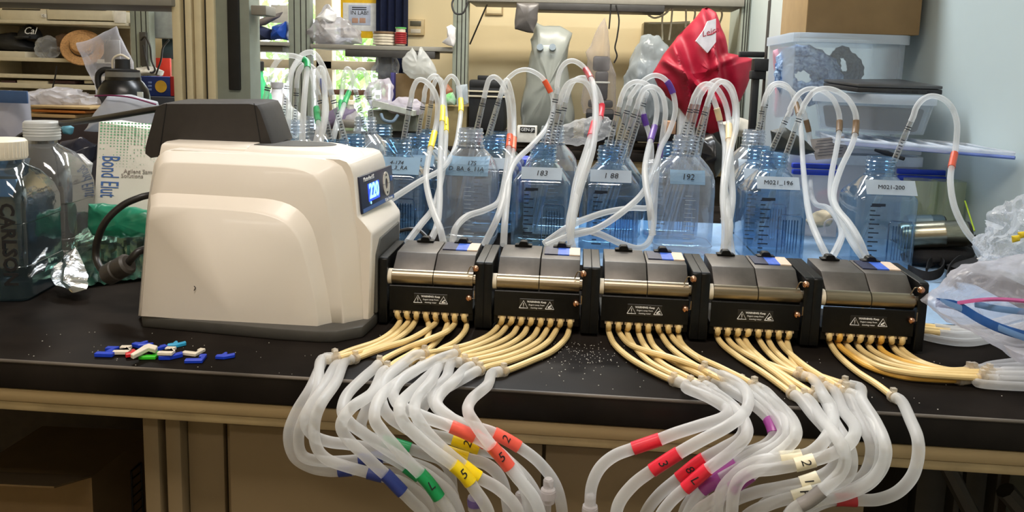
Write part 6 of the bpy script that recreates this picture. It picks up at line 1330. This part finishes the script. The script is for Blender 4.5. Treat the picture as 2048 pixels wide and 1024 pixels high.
obj('inner_body', pbox(1272, 120, 1330, 250, 4.15, .04, .02), mat('instrument_grey', srgb(130, 136, 140), rough=.5), sw); obj('foot', pbox(1262, 250, 1345, 284, 4.1, .14, .006), BLK2, sw)
RED = mat('cover_crimson', srgb(158, 14, 46), rough=.55, var=.07, scale=10, bump=.1)
rc_ = thing('red_covered_microscope', 'instrument draped with a crimson fabric cover bearing a white patch', 'microscope', (ay(1400, 280, 3.7).x, 3.7, 0))
OR = [(1407, 18), (1420, 15), (1432, 24), (1440, 45), (1450, 80), (1456, 106), (1505, 118), (1498, 160), (1482, 200), (1468, 225), (1450, 255), (1425, 268), (1404, 266), (1372, 232), (1345, 205), (1318, 175), (1304, 148), (1325, 110), (1352, 78), (1380, 50)]
Yq = 3.7
bm = inflate(OR, Yq, .13, n=170, mr=22, amp=.006, s=9, seed=9, sharp=.42)
cR = ay(1400, 150, Yq)
for v_ in bm.verts:
    x, z = v_.co.x-cR.x, v_.co.z-cR.z
    if v_.co.y < Yq:
        f1 = math.exp(-((x+.10+.35*(z-.02))/.016)**2)*.06 + math.exp(-((x-.05+.22*z)/.018)**2)*.075*(1 if z < .12 else .3)+math.exp(-((z+.07+.75*x)/.018)**2)*.05+math.exp(-((z-.02-.5*x)/.02)**2)*.03*(x > 0)
        f2 = math.exp(-((x+.04+.3*z)/.03)**2)*.045+math.exp(-((x-.10+.3*z)/.03)**2)*.05
        v_.co.y += -f1+f2
obj('fabric_cover', bm, RED, rc_, ang=80)
pt = [(1432, 37), (1432, 84), (1415, 106), (1392, 82), (1408, 60), (1416, 42)]
P3 = [ay(x, y, Yq-.17) for x, y in pt]; bm = nb(); ring_loft(bm, [P3, [p+Vector((0, .03, 0)) for p in P3]]); bmesh.ops.recalc_face_normals(bm, faces=bm.faces)
pch = obj('white_patch', bm, mat('patch_white', srgb(226, 218, 222), rough=.7), rc_, False)
words('lettering', 'Leica', .036, ay(1420, 64, Yq-.171), (1, 0, .35), (-.3, 0, 1), RED, pch, shear=.3)
bm = nb(); tube(bm, crv([ay(1414, 70, Yq-.171), ay(1424, 68, Yq-.171), ay(1432, 62, Yq-.171)], 5), .003, 6); obj('swoosh', bm, RED, pch)
obj('white_body', pbox(1358, 215, 1392, 275, Yq, .08, .01), mat('scope_white', srgb(220, 224, 228), rough=.5), rc_)
obj('base', rbox(ay(1350, 270, Yq).x, ay(1465, 270, Yq).x, 3.66, 3.9, -.001+.001, ay(1400, 262, Yq).z, .01), BLK2, rc_) if False else None
obj('base', rbox(ay(1350, 270, 3.95).x, ay(1465, 270, 3.95).x, 3.94, 4.1, .001, ay(1400, 240, 3.95).z, .01), BLK2, rc_)
# odds and ends on the back bench
soft_obj('crumpled_film', [(1095, 270), (1120, 255), (1160, 240), (1195, 232), (1222, 242), (1228, 270), (1180, 284), (1100, 284)], 4.02, .05, CRK, 'crumpled clear film on the back bench below the bagged microscope', 'film', amp=.012, s=10, n=100, mr=14, crk=.012, ang=35)
soft_obj('black_sack', [(1385, 300), (1400, 272), (1425, 268), (1448, 300), (1452, 330), (1430, 352), (1398, 330)], 3.2, .06, mat('sack_black_shiny', srgb(28, 28, 30), rough=.25, bump=.5), 'shiny black sack behind bottle 192', 'sack', amp=.016, s=9)
pb('black_monitor_foot', 1270, 250, 1345, 272, 3.9, .1, BLK2, 'low black box under the wrapped instrument', 'box')
pb('book_stack', 1330, 243, 1352, 268, 3.88, .1, mat('books_tan', srgb(190, 150, 120), rough=.7, bump=.5, stretch=(1, 1, 30)), 'small stack of tan books left of the red cover', 'books')
soft_obj('grey_sleeve_roll', [(1440, 250), (1475, 235), (1505, 250), (1520, 262), (1490, 275), (1450, 268)], 3.3, .05, mat('roll_pale_grey', srgb(176, 170, 160), rough=.8), 'pale grey bundle right of the red cover', 'bundle', amp=.012)
soft_obj('black_brush', [(1474, 245), (1484, 236), (1494, 246), (1490, 276), (1476, 272)], 3.98, .03, BLK2, 'black bristly brush behind the M021 column', 'brush', amp=.014, s=30)
pb('blue_tray', 1026, 318, 1058, 405, 2.22, .1, LATCH, 'blue tray corner showing left of bottle 183', 'tray')
soft_obj('clear_jug', [(1278, 360), (1290, 320), (1310, 318), (1325, 350), (1325, 420), (1276, 420)], 2.3, .04, CLRP, 'clear plastic jug behind the bottles 188 and 192', 'jug', amp=.003)
# upper right shelf dressing
soft_obj('grey_bag', [(1034, 4), (1078, 8), (1076, 40), (1066, 66), (1030, 58), (1030, 30)], 4.1, .03, mat('bag_dark_grey', srgb(96, 92, 90), rough=.35, bump=.4), 'dark grey plastic bag hanging from the upper shelf', 'bag', amp=.008)
for i, pts in enumerate(([(1222, 8), (1220, 35), (1218, 58)], [(1232, 10), (1238, 40), (1234, 75), (1230, 95), (1234, 112), (1228, 126)])):
    bm = nb(); tube(bm, crv([ay(x, y, 4.2) for x, y in pts], 6), .004, 8); tag(obj('dangling_cable', bm, CORD), ['short black cable dangling from the upper shelf', 'long wavy black cable dangling before the cream wall'][i], 'cable')
bm = nb(); tube(bm, crv([ay(980, -4, 4.3), ay(965, 30, 4.5), ay(940, 88, 4.7)], 4), .005, 6); tag(obj('slanted_cable', bm, CORD), 'dark cable slanting across the cream wall', 'cable')
bm = nb(); tube(bm, crv([ay(912, -10, 4.18), ay(904, 8, 4.17), ay(910, 26, 4.16), ay(926, 26, 4.16), ay(936, 4, 4.17)], 6), .005, 8); tag(obj('coiled_cable', bm, CORD), 'black cable looped around the right rack upright', 'cable')
WIRE = mat('wire_cream', srgb(232, 222, 196), rough=.5)
for i, pts in enumerate(([(1296, 30), (1310, 36), (1330, 28), (1342, 14), (1334, 22), (1324, 18)], [(1326, 20), (1324, 50), (1325, 80)], [(1345, 14), (1342, 50), (1338, 80)], [(1372, 10), (1372, 40), (1371, 55)], [(1382, 10), (1390, 24), (1388, 40)], [(1298, 46), (1340, 46), (1380, 44)], [(1440, 14), (1444, 30), (1438, 50)])):
    bm = nb(); tube(bm, crv([ay(x, y, 4.4) for x, y in pts], 6), .005, 8)
    tag(obj('cream_wire', bm, WIRE), ['bundled cream wire under the right end of the upper shelf', 'cream wire hanging straight left of the red cover', 'cream wire hanging beside the first straight one', 'short cream wire above the red cover', 'curled cream wire touching the top of the red cover', 'cream wire running sideways behind the hanging ones', 'cream wire to the right of the red cover peak'][i], 'wire', 'cream wires by the upper shelf')
pb('wall_cabinet', 1282, 45, 1400, 290, 4.62, .17, mat('cabinet_taupe', srgb(176, 164, 136), rough=.6), 'taupe cabinet standing against the cream wall behind the red cover', 'cabinet')
# shrubs outside the window
LEAF = mat('leaf_sunlit', srgb(110, 170, 70), rough=.6, var=.4, scale=8, col2=srgb(210, 232, 180))
for i, (px, py, r) in enumerate(((470, 170, .6), (590, 70, .55), (700, 180, .55), (770, 90, .5))):
    c = ay(px, py, 6.6); sh_ = thing('garden_shrub', ['leafy shrub outside at the left of the window', 'leafy shrub outside showing above the hoses', 'leafy shrub outside behind the twin loops', 'leafy shrub outside beside the curtain'][i], 'shrub', (c.x, c.y, c.z-1.2)); random.seed(i+20)
    bm = nb()
    for k in range(260):
        d = Vector((random.gauss(0, 1), random.gauss(0, 1), random.gauss(0, 1))).normalized()*r*random.uniform(.3, 1)*.7; p = c+d; a = Vector((random.gauss(0, 1), random.gauss(0, 1), random.gauss(0, 1))).normalized()*.055; b = a.orthogonal().normalized()*.024
        bm.faces.new([bm.verts.new(q_) for q_ in (p-a, p+b, p+a, p-b)])
    fo = obj('foliage', bm, LEAF, sh_, False); fo['kind'] = 'stuff'
    bm = nb(); tube(bm, [Vector((c.x, c.y, c.z-1.2)), c], .03, 8); obj('stem', bm, CARD, sh_)
bm = nb(); b2(bm, -9, 4, 5.0, 12, -1.3, -1.2); struct('ground', bm, mat('paving_pale', srgb(220, 216, 206), rough=.9), smooth=False)
